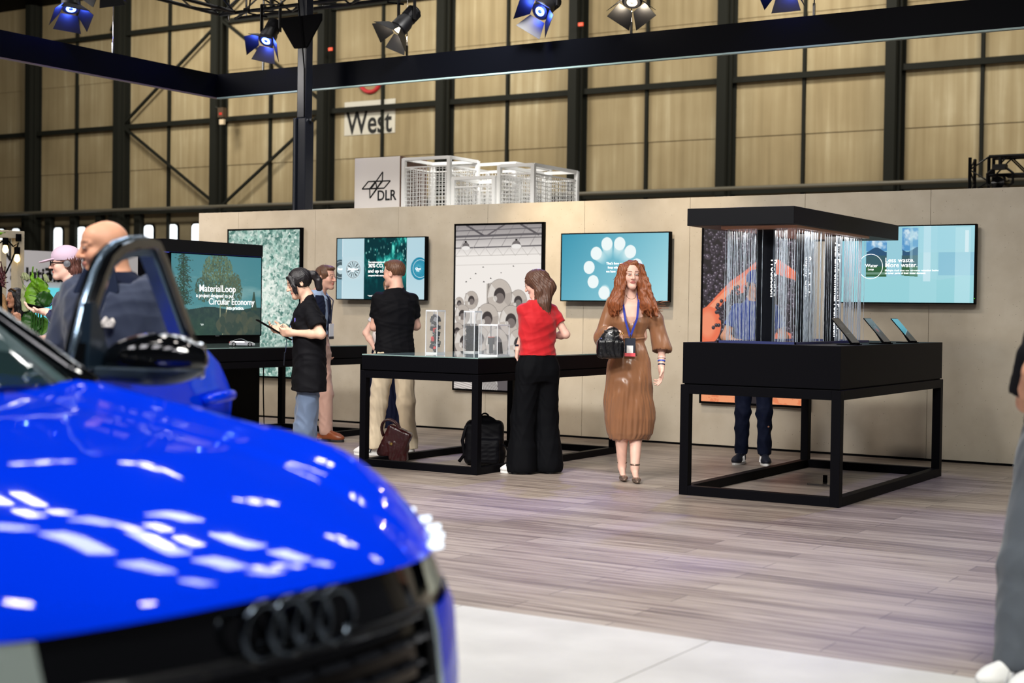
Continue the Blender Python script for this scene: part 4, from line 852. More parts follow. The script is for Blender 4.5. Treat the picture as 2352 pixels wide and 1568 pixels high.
kc = pixX(602, 845, KX + .03); q = MB().tube([(KX + .02, ky1 - .01, .9), (KX + .03, ky1 + .03, .7), (KX + .025, ky1 + .035, .45), (KX + .04, ky1 + .03, .2), (KX + .03, ky1 + .05, .012), (KX + .3, ky1 + .2, .012)], .007).build('power_cable', BLKM); tag(q, 'thin black cable running down beside the kiosk to the floor', 'cable')

# miniature car
p = pixF(556, 795, .975); e = empty('miniature_car', p, math.radians(38)); tag(e, 'small silver model of a fastback car on the kiosk table', 'model car')
ln, hw_ = .125, .048; mm = MB(); st = np.linspace(-ln, ln, 33); P = []
def prof(x): # roof / bonnet height
    return float(np.interp(x / ln, [-1, -.93, -.75, -.35, -.05, .15, .42, .75, .93, 1], [.032, .052, .057, .074, .077, .070, .052, .047, .034, .022]))
for x in st:
    t = abs(x) / ln; wv = hw_ * (1 - .22 * max(t - .75, 0) / .25 - .0) ; zt_ = prof(x); belt = min(.05, zt_ * .97); r = []
    for u, z in ((-1, .012), (-1.02, .03), (-.97, belt), (-.70, zt_ * .97), (-.3, zt_), (.3, zt_), (.70, zt_ * .97), (.97, belt), (1.02, .03), (1, .012)): r.append((x, u * wv, z))
    P.append(r)
silver = mat('silver_paint', (214, 214, 222), .2, metal=.5, coat=1); mm.grid(P); mm.add(P[0], [tuple(range(10))]); mm.add(P[-1], [tuple(range(10))[::-1]]); mm.build('body', silver, e, auto=35)
m = MB(); Q = []
for x in np.linspace(-.075, .058, 14):
    zt_ = prof(x); Q.append([(x, u * hw_ * s_, z) for u, z, s_ in ((-1, .0515, .975), (-1, zt_ * .955, .76))])
m.grid(Q); Q2 = [[(x, -y, z) for x, y, z in r] for r in Q]; m.grid(Q2); m.V = [(x, y * 1.012, z) for x, y, z in m.V]; m.build('side_windows', mat('tint', (12, 13, 18), .08), e)
for x in (-.078, .08):
    for s_ in (-1, 1): wq = MB().cyl((x, s_ * .036, .021), (x, s_ * .05, .021), .021, n=24).build('wheel', BLKM, e); MB().cyl((x, s_ * .0495, .021), (x, s_ * .051, .021), .014, n=10).build('rim', gy, wq)
MB().box(-ln - .001, -ln + .012, -.04, .04, .038, .044).build('tail_light', mat('red_lamp', (190, 20, 20), .3), e)

# bags
lea = mat('oxblood_leather', (52, 18, 20), .28, coat=.3, bump=.25, bscale=60); 
p = pixF(897, 1062); e = empty('leather_bag', p + Vector((0, .06, 0)), math.radians(28)); tag(e, 'shiny dark red leather bag slumped on the floor against the table leg', 'bag')
Rb = rotm(0, 24, 0)
smesh('body', [B((0, 0, .165), (.085, .045, .12), .03, Rb), E((-.02, -.03, .12), (.09, .05, .09), Rb), B((.0, 0, .045), (.1, .04, .015), .02), E((.075, -.01, .1), (.05, .05, .09), Rb, .02)], .006, lea, e, wrink(.003, 1.6, 3))
def arc(c0, ax, ay, r1, r2, a0, a1, n=14): return [tuple(Vector(c0) + Vector(ax) * r1 * math.cos(a) + Vector(ay) * r2 * math.sin(a) for a in np.linspace(a0, a1, n))][0]
for dy in (-.03, .03): MB().tube(arc((-.03, dy, .27), (1, 0, 0), (-.25, 0, 1), .085, .11, -.3, 3.5, 16), .010).build('handle', lea, e, smooth=True)
MB().tube([(-.01, 0, .30), (.06, 0, .27), (.12, 0, .2)], .006).build('zip', mat('brass', (180, 150, 90), .3, metal=1), e); MB().lathe([(.012, -.004), (.016, 0), (.012, .004)], (-.02, -.085, .17), 14, 'Y').build('eyelet', mat('brass'), e)
p = pixF(1085, 1070); nyl = mat('black_nylon', (12, 12, 17), .6, ior=1.3, spec=.3, bump=.06, bscale=300); e = empty('backpack', p + Vector((.02, .16, 0)), math.radians(30)); tag(e, 'black backpack standing on the floor behind the front leg of the glass table', 'backpack')
smesh('body', [B((0, 0, .2), (.12, .07, .14), .05), E((0, 0, .34), (.12, .09, .1)), B((.02, -.1, .13), (.09, .035, .08), .03), E((-.13, 0, .1), (.06, .08, .1)), E((.14, -.02, .1), (.05, .08, .1))], .008, nyl, e, wrink(.004, .7, 5))
smesh('front_pocket', [B((.03, -.125, .13), (.075, .02, .065), .025)], .006, nyl, e, wrink(.003, 1.2, 8))
MB().tube(arc((0, 0, .42), (1, 0, 0), (0, 0, 1), .035, .035, 0, math.pi), .008).build('grab_loop', nyl, e)
for s_ in (-1,): MB().tube([(-.07, -.05, .42), (-.16, -.1, .34), (-.19, -.1, .22), (-.17, -.06, .1), (-.22, -.04, .03)], .016).build('shoulder_strap', nyl, e, smooth=True)
MB().tube([(.15, -.08, .2), (.19, -.12, .18), (.21, -.12, .14)], .007).build('buckle_strap', nyl, e)

# ------------------------------------------------------------------ neighbouring stand on the left: lettered wall, timber frame, bulbs, plants
LX = -19.0
a = pixX(-60, 565, LX); b_ = pixX(205, 585, LX)
wz = pixX(110, 577, LX).z
st = struct(MB().box(LX - .15, LX, a.y, b_.y + 3, 0, wz).build('wall_neighbour_stand', mat('stand_white', (214, 214, 220), .6)), 'white wall of the neighbouring stand with black lettering')
def lt(s, px, py, h): q = pixX(px, py, LX); return text('lettering', s, h, (LX + .012, q.y, q.z), TXTK, st, rot=(math.pi / 2, 0, math.pi / 2), bold=.008)
lt('NG', 3, 596, .24); lt('Solutions', 22, 643, .30); lt('Tomorrow', 103, 645, .30)
sc2 = pixX(150, 700, LX); MB().box(LX, LX + .05, sc2.y - .7, sc2.y + .8, pixX(150, 735, LX).z, pixX(150, 662, LX).z).build('stand_screen', mat('teal_screen', (90, 190, 205), .3, emit=.7), st)
MB().box(LX, LX + .9, a.y + 1, a.y + 4, 0, .75).build('counter', WHITE, st)
tb = mat('pale_timber', (206, 196, 172), .6, var=.12, vscale=6); FX = -14.6
pA, pB = pixX(41, 548, FX), pixX(-70, 545, FX)
e = empty('timber_frame', (FX, pA.y, 0)); tag(e, 'pale timber frame with hanging light bulbs at the far left', 'frame')
MB().box(-.06, .06, -.05, .05, 0, pA.z).build('post', tb, e, bevel=.004); MB().box(-.06, .06, -.05, .05, 0, pA.z).build('post', tb, e).location = (0, pB.y - pA.y, 0); MB().box(-.06, .06, pB.y - pA.y - .05, .05, pA.z, pA.z + .09).build('beam', tb, e, bevel=.004)
post3 = pixX(5, 600, FX - .5); MB().box(-.55, -.47, post3.y - pA.y - .04, post3.y - pA.y + .04, 0, pA.z).build('post', tb, e)
e2 = empty('string_lights', (FX, pA.y, pA.z)); tag(e2, 'black cable with warm bare bulbs looped from the timber frame', 'string lights')
def L2(px, py): q = pixX(px, py, FX + .02); return (.07, q.y - pA.y, q.z - pA.z)
MB().tube([L2(*q) for q in ((-10, 560), (8, 548), (24, 566), (36, 558), (30, 575), (20, 600), (8, 625), (-5, 640))], .01).build('cable', BLKM, e2, smooth=True)
blb = mat('warm_bulb', (255, 214, 140), .3, emit=5)
for px, py in ((6, 569), (33, 590), (36, 560)):
    q = L2(px, py); s_ = MB().cyl((q[0], q[1], q[2] + .03), (q[0], q[1], q[2] + .12), .035).build('socket', BLKM, e2)
    if px != 36: MB().lathe([(.0, -.07), (.03, -.05), (.035, -.02), (.02, .03), (.0, .035)], q, 12).build('bulb', blb, s_, smooth=True)
lf1 = mat('banana_leaf', (104, 158, 30), .45, var=.25, vscale=5); lf2 = mat('dark_leaf', (38, 84, 26), .45, var=.2, vscale=5); lf3 = mat('red_leaf', (66, 18, 26), .5); lf4 = mat('pale_leaf', (150, 160, 120), .5)
def leaf(par, base, tip, side, wdt, m_, bend=.1, name='leaf', n=14):
    base, tip, side = Vector(base), Vector(tip), Vector(side).normalized(); d = tip - base; nrm = d.cross(side).normalized(); P = []
    for i in range(n + 1):
        t = i / n; c0 = base + d * t + nrm * (bend * math.sin(t * 3.14)) ; w_ = wdt * math.sin(min(t * 1.15 + .12, 1) * 3.14159) ** .6 * (1 - .15 * (i % 4 == 0)) if t < .99 else .003
        P.append([c0 + side * w_ * k + nrm * (-.22 * abs(k) * w_ + .012 * math.sin(i * 1.7 + k * 3)) for k in (-1, -.6, -.2, 0, .2, .6, 1)])
    o = MB().grid([[tuple(v) for v in r] for r in P]).build(name, m_, par, smooth=True); solid(o, .004); return o
PXD = 14.2
e = empty('banana_plant', pix(85, 700, PXD) * 1.0); e.location.z = 0; bl = e.location.copy(); tag(e, 'leafy plant with large bright green leaves beside the person in the pink cap', 'plant')
def LP(px, py, dd=0): return pix(px, py, PXD - dd) - bl
sd = CR
MB().lathe([(.16, 0), (.2, .3), (.21, .34), (.19, .34), (.18, .3), (0, .3)], n=20).build('pot', WHITE, e)
leaf(e, LP(84, 702), LP(84, 617), (CR.x, CR.y, .1), .125, lf1, .05, n=18); leaf(e, LP(90, 672), LP(76, 612), (1, .3, 0), .03, lf1, -.05)
leaf(e, LP(122, 690, .2), LP(68, 678, .2), (0, 0, 1), .075, lf2, .04); leaf(e, LP(100, 705, .1), LP(100, 668, .1), (CR.x, CR.y, 0), .09, lf2, .03)
leaf(e, LP(60, 715), LP(48, 635), (CR.x, CR.y, .2), .05, lf4, .05); leaf(e, LP(50, 632), LP(78, 640), (0, 0, 1), .04, lf4, .03); leaf(e, LP(100, 634), LP(120, 648), (0, 0, 1), .04, lf4, .03)
leaf(e, LP(75, 760), LP(60, 700), (CR.x, CR.y, 0), .10, lf2, .05); leaf(e, LP(85, 770), LP(100, 715), (CR.x, CR.y, 0), .10, mat('mid_leaf', (70, 116, 36), .5), .05)
for px in (72, 78, 84, 90, 97): a_ = LP(px, 800); MB().tube([(0, 0, .3), (a_.x * .6, a_.y * .6, .75), LP(px, 755), LP(px + 2, 700)], .007).build('stem', lf2, e)
e = empty('red_plant', pix(4, 700, 13.9)); b3 = e.location.copy(); b3.z = 0; e.location = b3; tag(e, 'plant with dark red pointed leaves in front of the timber frame', 'plant')
for a0, a1 in (((2, 650), (12, 612)), ((4, 650), (16, 636)), ((2, 655), (18, 648)), ((0, 650), (6, 620)), ((2, 640), (2, 600)), ((3, 648), (14, 662)), ((0, 645), (-12, 630))): leaf(e, pix(*a0, 13.9) - b3, pix(*a1, 13.9) - b3, (0, 0, 1) if abs(a0[1] - a1[1]) < 20 else (CR.x, CR.y, 0), .022, lf3, .02, n=8)
MB().cyl((0, 0, .3), pix(2, 650, 13.9) - b3, .012).lathe([(.14, 0), (.17, .3), (0, .3)], n=18).build('pot_and_stem', BLKM, e)
e = empty('hanging_plant', pix(4, 535, 14.0)); tag(e, 'thin green leaf sprig hanging above the timber frame', 'plant'); b3 = e.location
leaf(e, pix(-6, 538, 14) - b3, pix(12, 534, 14) - b3, (0, 0, 1), .015, lf1, .02, n=8); leaf(e, pix(-14, 545, 14) - b3, pix(-2, 532, 14) - b3, (0, 0, 1), .02, lf1, .02, n=8)
MB().tube([pix(-14, 545, 14) - b3, pix(-40, 548, 14.0) - b3], .006).build('stem', lf2, e)

# ------------------------------------------------------------------ the blue car in the foreground
CAR = empty('car', (-1.628, 1.931, 0), math.atan2(.998, .0616)); tag(CAR, 'glossy blue car with its driver door open and four chrome rings on a black grille', 'car')
paint = mat('blue_paint', (0, 50, 224), .5, coat=.5, spec=.1, ior=1.02); gloss = mat('piano_black', (7, 8, 10), .08, coat=1); trim_ = mat('black_trim', (14, 15, 17), .35)
dchrome = mat('dark_chrome', (70, 78, 88), .12, metal=1); bglass = mat('car_glass', (62, 92, 96), .03, trans=.75, ior=1.45)
def zc(w): return float(np.interp(w, [0, .04, .12, .3, .6, 1.0, 1.55], [.874, .900, .932, .988, 1.052, 1.105, 1.16]))
def w0(u): return .02 + .47 * (abs(u) / .95) ** 2.6
SEC = [(0, 0), (.16, .001), (.3, .005), (.42, .011), (.5, .016), (.56, .013), (.62, .014), (.70, .010), (.78, .003), (.84, .010), (.89, .036), (.925, .085), (.943, .16), (.95, .25)]
def hood_pt(u, d, t, side):
    w_b = w0(u) + .10 * (u / .95) ** 3; y = w_b - .006 + t * (1.576 - w_b); w_ = t * 1.55; cr = .0
    z = zc(w_) - d * (1 - .25 * math.exp(-((t - .35) / .3) ** 2)) + .036 * math.exp(-((u - .80) / .24) ** 2) * math.exp(-((t - .20) / .20) ** 2) * min(t * 12, 1)
    return (side * u, y, z)
ts = [0, .006, .015, .03, .05, .08, .12, .16] + list(np.linspace(.2, 1, 26))
def half(lo, hi):
    s = [q for q in SEC if lo - 1e-6 <= q[0] <= hi + 1e-6]
    out = []
    for i in range(len(s) - 1):
        for k in (0, .25, .5, .75): out.append((s[i][0] * (1 - k) + s[i + 1][0] * k, s[i][1] * (1 - k) + s[i + 1][1] * k))
    return out + [s[-1]]
sec = half(0, .78); P = [[hood_pt(u, d, t, s_) for s_, (u, d) in ([(-1, q) for q in sec[::-1]] + [(1, q) for q in sec[1:]])] for t in ts]
o = MB().grid(P).build('hood', paint, CAR, smooth=True); ss = o.modifiers.new('sub', 'SUBSURF'); ss.levels = ss.render_levels = 1
for s_ in (-1, 1):
    fs = half(.78, .95); P = []
    for t in ts:
        r = [hood_pt(u + (.0035 if i == 0 else 0), d, t, s_) for i, (u, d) in enumerate(fs)]; zl = r[-1][2]
        for k, (uu, zz) in enumerate(((.958, .62), (.955, .5), (.94, .36), (.90, .25))):
            r.append((s_ * (uu - .02 * (1 - min(t * 6, 1))), w0(.95) + t * (1.57 - w0(.95)) + (1 - t) * .03 * k, zl + (zz - zl) * 1.0))
        P.append(r)
    o = MB().grid(P if s_ > 0 else [r[::-1] for r in P]).build('fender', paint, CAR, smooth=True)
def fy(u, z): return w0(u) + float(np.interp(z, [.2, .3, .45, .6, .75, .86, .92], [.06, .0, -.035, -.035, -.018, .012, .05]) + (.13 * (abs(u) / .95) ** 3 * max(0, min(1, (z - .72) / .16))))
def fgrid(u0, u1, z0, z1, off, nu=24, nz=12, zf=None):
    return [[(u, fy(u, z) - off, z) for u in np.linspace(u0, u1, nu)] for z in ([(zf[0] + (zf[1] - zf[0]) * k / nz) for k in range(nz + 1)] if zf else np.linspace(z0, z1, nz))]
MB().grid(fgrid(-.94, .94, .2, .866, 0, 60, 24)).build('front_fascia', gloss, CAR, smooth=True)
for s_ in (-1, 1):                                     # painted bumper corners, light blades, headlights, air curtains
    MB().grid([[(s_ * u, fy(u, z) - .012 + .05 * max(0, u - .93), z) for u in np.linspace(.475, .965, 24)] for z in np.linspace(.2, .765, 14)]).build('bumper_corner', paint, CAR, smooth=True)
    MB().grid([[(s_ * u, fy(u, z) - .016, z) for u in np.linspace(.425, .47, 4)] for z in np.linspace(.30, .775, 10)]).build('air_curtain_blade', mat('satin_blade', (170, 196, 206), .25, metal=.7), CAR, smooth=True)
    hl = MB().grid([[(s_ * u, fy(u, z) - .016 + .06 * max(0, u - .88), z) for u in np.linspace(.46, .955, 22) for z in [.79 + .03 * (u - .46) + (.066 + .075 * max(0, (u - .46) / .5) ** 1.3 - .03 * (u - .46)) * k / 7]] for k in range(8)]).build('headlight', mat('headlight_lens', (206, 222, 214), .08, metal=.55, coat=1), CAR, smooth=True)
    for k in range(9): m = MB(); u = .53 + k * .045; m.box(min(s_ * u, s_ * (u + .03)), max(s_ * u, s_ * (u + .03)), fy(u, .85) - .022, fy(u, .85) - .012, .872 - .012 * (k % 2), .884 - .012 * (k % 2)); m.build('light_segment', mat('drl', (226, 240, 255), .2, emit=1.4), hl)
    MB().grid([[(s_ * u, fy(u, z) - .015, z) for u in np.linspace(.60, .79, 8)] for z in np.linspace(.30, .44, 8)]).build('air_intake', trim_, CAR)
m = MB()
for r_ in range(11):
    z = .345 + r_ * .042; hw2 = .415 - .10 * abs(z - .6)
    k = -hw2 + .05 * (r_ % 2)
    while k < hw2 - .04:
        e1 = min(k + .082, hw2)
        m.add([(k, fy(k, z) - .008, z), (e1, fy(e1, z) - .008, z), (e1, fy(e1, z) - .026, z + .006), (k, fy(k, z) - .026, z + .006), (k, fy(k, z) - .008, z + .014), (e1, fy(e1, z) - .008, z + .014)], [(0, 1, 2, 3), (3, 2, 5, 4), (0, 3, 4), (1, 5, 2)]); k += .098
m.build('grille', mat('grille_bars', (38, 40, 46), .22, metal=.6), CAR)
oct_ = [(-.425, .60), (-.41, .775), (.41, .775), (.425, .60), (.38, .30), (-.38, .30)]
pts = []
for i in range(6):
    (a0, b0), (a1, b1) = oct_[i], oct_[(i + 1) % 6]
    for k in range(10): u, z = a0 + (a1 - a0) * k / 10, b0 + (b1 - b0) * k / 10; pts.append((u, fy(u, z) - .012, z))
MB().tube(pts, .012, 8, True).build('grille_frame', trim_, CAR, smooth=True)
bd = MB()
bg = empty('badge'); bg.parent = CAR
for k in range(4):
    c0 = -.087 + .058 * k
    ring = MB().tube([(c0 + .045 * math.cos(a), fy(c0, .82) - .028 - .002 * (k % 2), .823 + .045 * math.sin(a)) for a in np.linspace(0, 6.283, 41)[:-1]], .0076, 10, True).build('badge_ring', dchrome, bg, smooth=True)
MB().cyl((0, fy(0, .815), .835), (0, fy(0, .815) - .02, .835), .025).build('badge_mount', gloss, bg)
MB().grid(fgrid(-.41, .41, .781, .785, .012, 30, 2)).build('grille_lip', dchrome, CAR)
# cabin
def V3(*a): return a
WSP = []
for t in np.linspace(0, 1, 10):
    WSP.append([(u * (.775 - .17 * t), (1.60 - .22 * (1 - u * u)) + t * .76, 1.145 + t * .425 + .02 * math.sin(3.14 * t) + .012 * (1 - u * u)) for u in np.linspace(-1, 1, 17)])
MB().grid(WSP).build('windscreen', bglass, CAR, smooth=True)
for s_ in (-1, 1):
    path = [(s_ * .80, 1.55, 1.14), (s_ * .785, 1.62, 1.175), (s_ * .715, 2.0, 1.375), (s_ * .63, 2.32, 1.565), (s_ * .60, 2.8, 1.612), (s_ * .59, 3.4, 1.60), (s_ * .62, 4.0, 1.50), (s_ * .70, 4.5, 1.25)]
    MB().tube(path, [.03, .034, .036, .036, .034, .034, .04, .05], 8).build('roof_pillar', gloss, CAR, smooth=True)
    y0 = 1.56 if s_ < 0 else 2.95
    P = [[(s_ * u, y, z + (0 if z < 1 else .012 * math.sin((y - 1.5)))) for u, z in ((.80, 1.165), (.88, 1.12), (.935, 1.03), (.955, .9), (.95, .7), (.965, .5), (.93, .28))] for y in np.linspace(y0, 4.6, 24)]
    MB().grid(P).build('body_side', paint, CAR, smooth=True)
    MB().add([(s_ * .80, y0, 1.165), (s_ * .72, 4.45, 1.2), (s_ * .60, 3.9, 1.52), (s_ * .60, 2.8 if s_ > 0 else 2.4, 1.59)] + ([(s_ * .78, 2.9, 1.2)] if 0 else []), [(0, 1, 2, 3)]).build('side_glass', bglass, CAR)
    for y in (.92, 3.85):
        wh = MB().lathe([(.2, -.11), (.33, -.115), (.365, -.09), (.37, 0), (.365, .09), (.33, .115), (.2, .11)], (s_ * .84, y, .37), 36, 'X').build('wheel', mat('tyre', (18, 18, 19), .8), CAR, auto=40)
        m = MB().lathe([(.25, -.01), (.26, .0), (.25, .01)], (s_ * .94, y, .37), 32, 'X')
        for k in range(5): a = k * 1.2566; m.bar((s_ * .945, y, .37), (s_ * .945, y + .25 * math.cos(a), .37 + .25 * math.sin(a)), .06, .02, up=(1, 0, 0))
        m.build('rim', dchrome, wh); MB().lathe([(.39, -.02), (.42, -.02), (.42, .02), (.39, .02)], (s_ * .955, y, .38), 36, 'X').build('arch_trim', trim_, CAR)
MB().grid([[(u * (.62 + .02 * math.sin((y - 2.3) * 1.6)), y, float(np.interp(y, [2.3, 2.8, 3.4, 4.0], [1.585, 1.63, 1.62, 1.53])) - .03 * u * u) for u in np.linspace(-1, 1, 11)] for y in np.linspace(2.3, 4.0, 16)]).build('roof', paint, CAR, smooth=True)
MB().grid([[(u * (.6 + .1 * t), 4.0 + .52 * t, 1.53 - .3 * t) for u in np.linspace(-1, 1, 5)] for t in (0, .5, 1)]).build('rear_glass', bglass, CAR)
MB().grid([[(u * .92, 4.62 + .05 * math.sin(z * 3) - .08 * u * u, z) for u in np.linspace(-1, 1, 9)] for z in np.linspace(.25, 1.2, 9)]).build('tailgate', paint, CAR, smooth=True)
MB().grid([[(u * .93, y, .24) for u in (-1, 1)] for y in (.3, 4.6)]).build('underbody', trim_, CAR)
MB().box(-.74, .74, 1.5, 1.9, .6, 1.10).box(-.35, .35, 1.8, 1.84, 1.0, 1.16).build('dashboard', trim_, CAR, bevel=.03)
for s_ in (-.38, .38):
    MB().box(s_ - .25, s_ + .25, 2.3, 2.85, .5, .72).box(s_ - .24, s_ + .24, 2.82, 2.98, .7, 1.25).box(s_ - .12, s_ + .12, 2.85, 2.95, 1.27, 1.45).build('seat', mat('seat_leather', (40, 42, 46), .5), CAR, bevel=.04)
MB().box(.74, .78, 1.6, 2.95, .3, .55).box(-.1, .72, 2.9, 4.4, .3, 1.0).build('cabin_lining', trim_, CAR)
# door, opened about 65 degrees
TH_ = math.radians(65); HG = Vector((.935, 1.80, 0)); DD = Vector((math.sin(TH_), math.cos(TH_), 0)); NN = Vector((math.cos(TH_), -math.sin(TH_), 0)); UZ = Vector((0, 0, 1))
def dp(t, z, off=0): return HG + DD * t + NN * off + UZ * z
tend = lambda z: float(np.interp(z, [.35, .6, .85, 1.0, 1.1, 1.16, 1.22], [.98, 1.06, 1.13, 1.15, 1.12, 1.06, .94])); belt = lambda t: 1.17 + .05 * t
P = []; Pi = []
for k in range(15):
    f = k / 14; r = []; ri = []
    for j in range(13):
        g = j / 12; z0 = .35; zz = z0 + f * (belt(g) - z0); t = g * tend(min(zz, 1.22)) if f < 1 else g * .94
        off = .05 * (1 - ((zz - .85) / .5) ** 2) * (1 - (g - .5) ** 2 * .6) + (.012 if 1.0 < zz < 1.06 else 0); r.append(tuple(dp(t, zz, off))); ri.append(tuple(dp(t, zz, -.10)))
    P.append(r); Pi.append(ri)
m = MB().grid(P); b0 = len(m.V); m.grid([r[::-1] for r in Pi])
for k in range(14): m.add([P[k][-1], P[k + 1][-1], Pi[k + 1][-1], Pi[k][-1]], [(0, 3, 2, 1)]); m.add([P[k][0], P[k + 1][0], Pi[k + 1][0], Pi[k][0]], [(0, 1, 2, 3)])
for j in range(12): m.add([P[-1][j], P[-1][j + 1], Pi[-1][j + 1], Pi[-1][j]], [(0, 1, 2, 3)])
door = m.build('door', paint, CAR, auto=50)
m = MB().grid([[tuple(dp(t * .9 + .05, .42 + f * .66, -.13 + .02 * math.sin(f * 6))) for t in np.linspace(0, 1, 5)] for f in np.linspace(0, 1, 8)]); m.build('door_card', trim_, door, smooth=True)
fp = [(-.01, 1.15), (.05, 1.275), (.10, 1.375), (.155, 1.455), (.21, 1.515), (.29, 1.555), (.40, 1.575), (.50, 1.582), (.56, 1.575), (.62, 1.52), (.72, 1.41), (.83, 1.29), (.92, 1.205)]
def ribbon(path, w_, off0, off1, inner=0):
    m = MB(); n = len(path); S = []
    for i, (t, z) in enumerate(path):
        a, b_ = path[max(i - 1, 0)], path[min(i + 1, n - 1)]; d = Vector((b_[0] - a[0], b_[1] - a[1])).normalized(); nr = Vector((d.y, -d.x))
        o_ = Vector((t, z)) + nr * inner; i_ = o_ + nr * w_; S.append([tuple(dp(o_.x, o_.y, off0)), tuple(dp(i_.x, i_.y, off0)), tuple(dp(i_.x, i_.y, off1)), tuple(dp(o_.x, o_.y, off1)), tuple(dp(o_.x, o_.y, off0))])
    return m.grid(S)
ribbon(fp, .034, .02, -.05).build('window_frame', gloss, door, bevel=.008)
ribbon(fp, .020, .0, -.045, .036).build('window_seal', mat('grey_seal', (84, 108, 132), .3, metal=.3), door)
MB().tube([tuple(dp(t, z, -.02)) for t, z in fp], .012, 8).build('outer_moulding', mat('bright_moulding', (120, 140, 160), .2, metal=.8), door, smooth=True)
ribbon([(-.01, 1.165), (.94, 1.215)], .03, .03, -.04).build('belt_moulding', gloss, door)
MB().prism([(0, 0), (.16, .0), (.05, .2), (.02, .2)], dp(.03, 1.17, .0), DD, UZ, NN * .03).build('sail_panel', mat('sail', (30, 44, 58), .3, metal=.3), door)
Rm = np.array((DD, NN, UZ)).T
mc = dp(.14, 1.198, .19)
smesh('mirror_cap', [E(mc, (.082, .165, .078), Rm, .02), E(mc + NN * .03 + UZ * .01, (.075, .13, .072), Rm, .02)], .006, gloss, door, clip=lambda X, Y, Z: (1.178 - Z))
mh = smesh('mirror_housing', [E(mc, (.084, .168, .076), Rm, .02), B(dp(.13, 1.165, .08), (.045, .09, .012), .015, Rm, .03)], .006, mat('mirror_lower', (52, 64, 76), .3, metal=.2), door, clip=lambda X, Y, Z: (Z - 1.178))
MB().obox(mc + DD * .07, (.012, .13, .055), Matrix((DD, NN, UZ)).transposed()).build('mirror_glass', CHROME, mh, bevel=.01)
MB().tube([dp(.84, 1.035, .055), dp(.87, 1.04, .085), dp(.95, 1.045, .095), dp(1.03, 1.045, .088), dp(1.07, 1.04, .06)], [.016, .019, .02, .019, .016], 10).build('door_handle', paint, door, smooth=True)

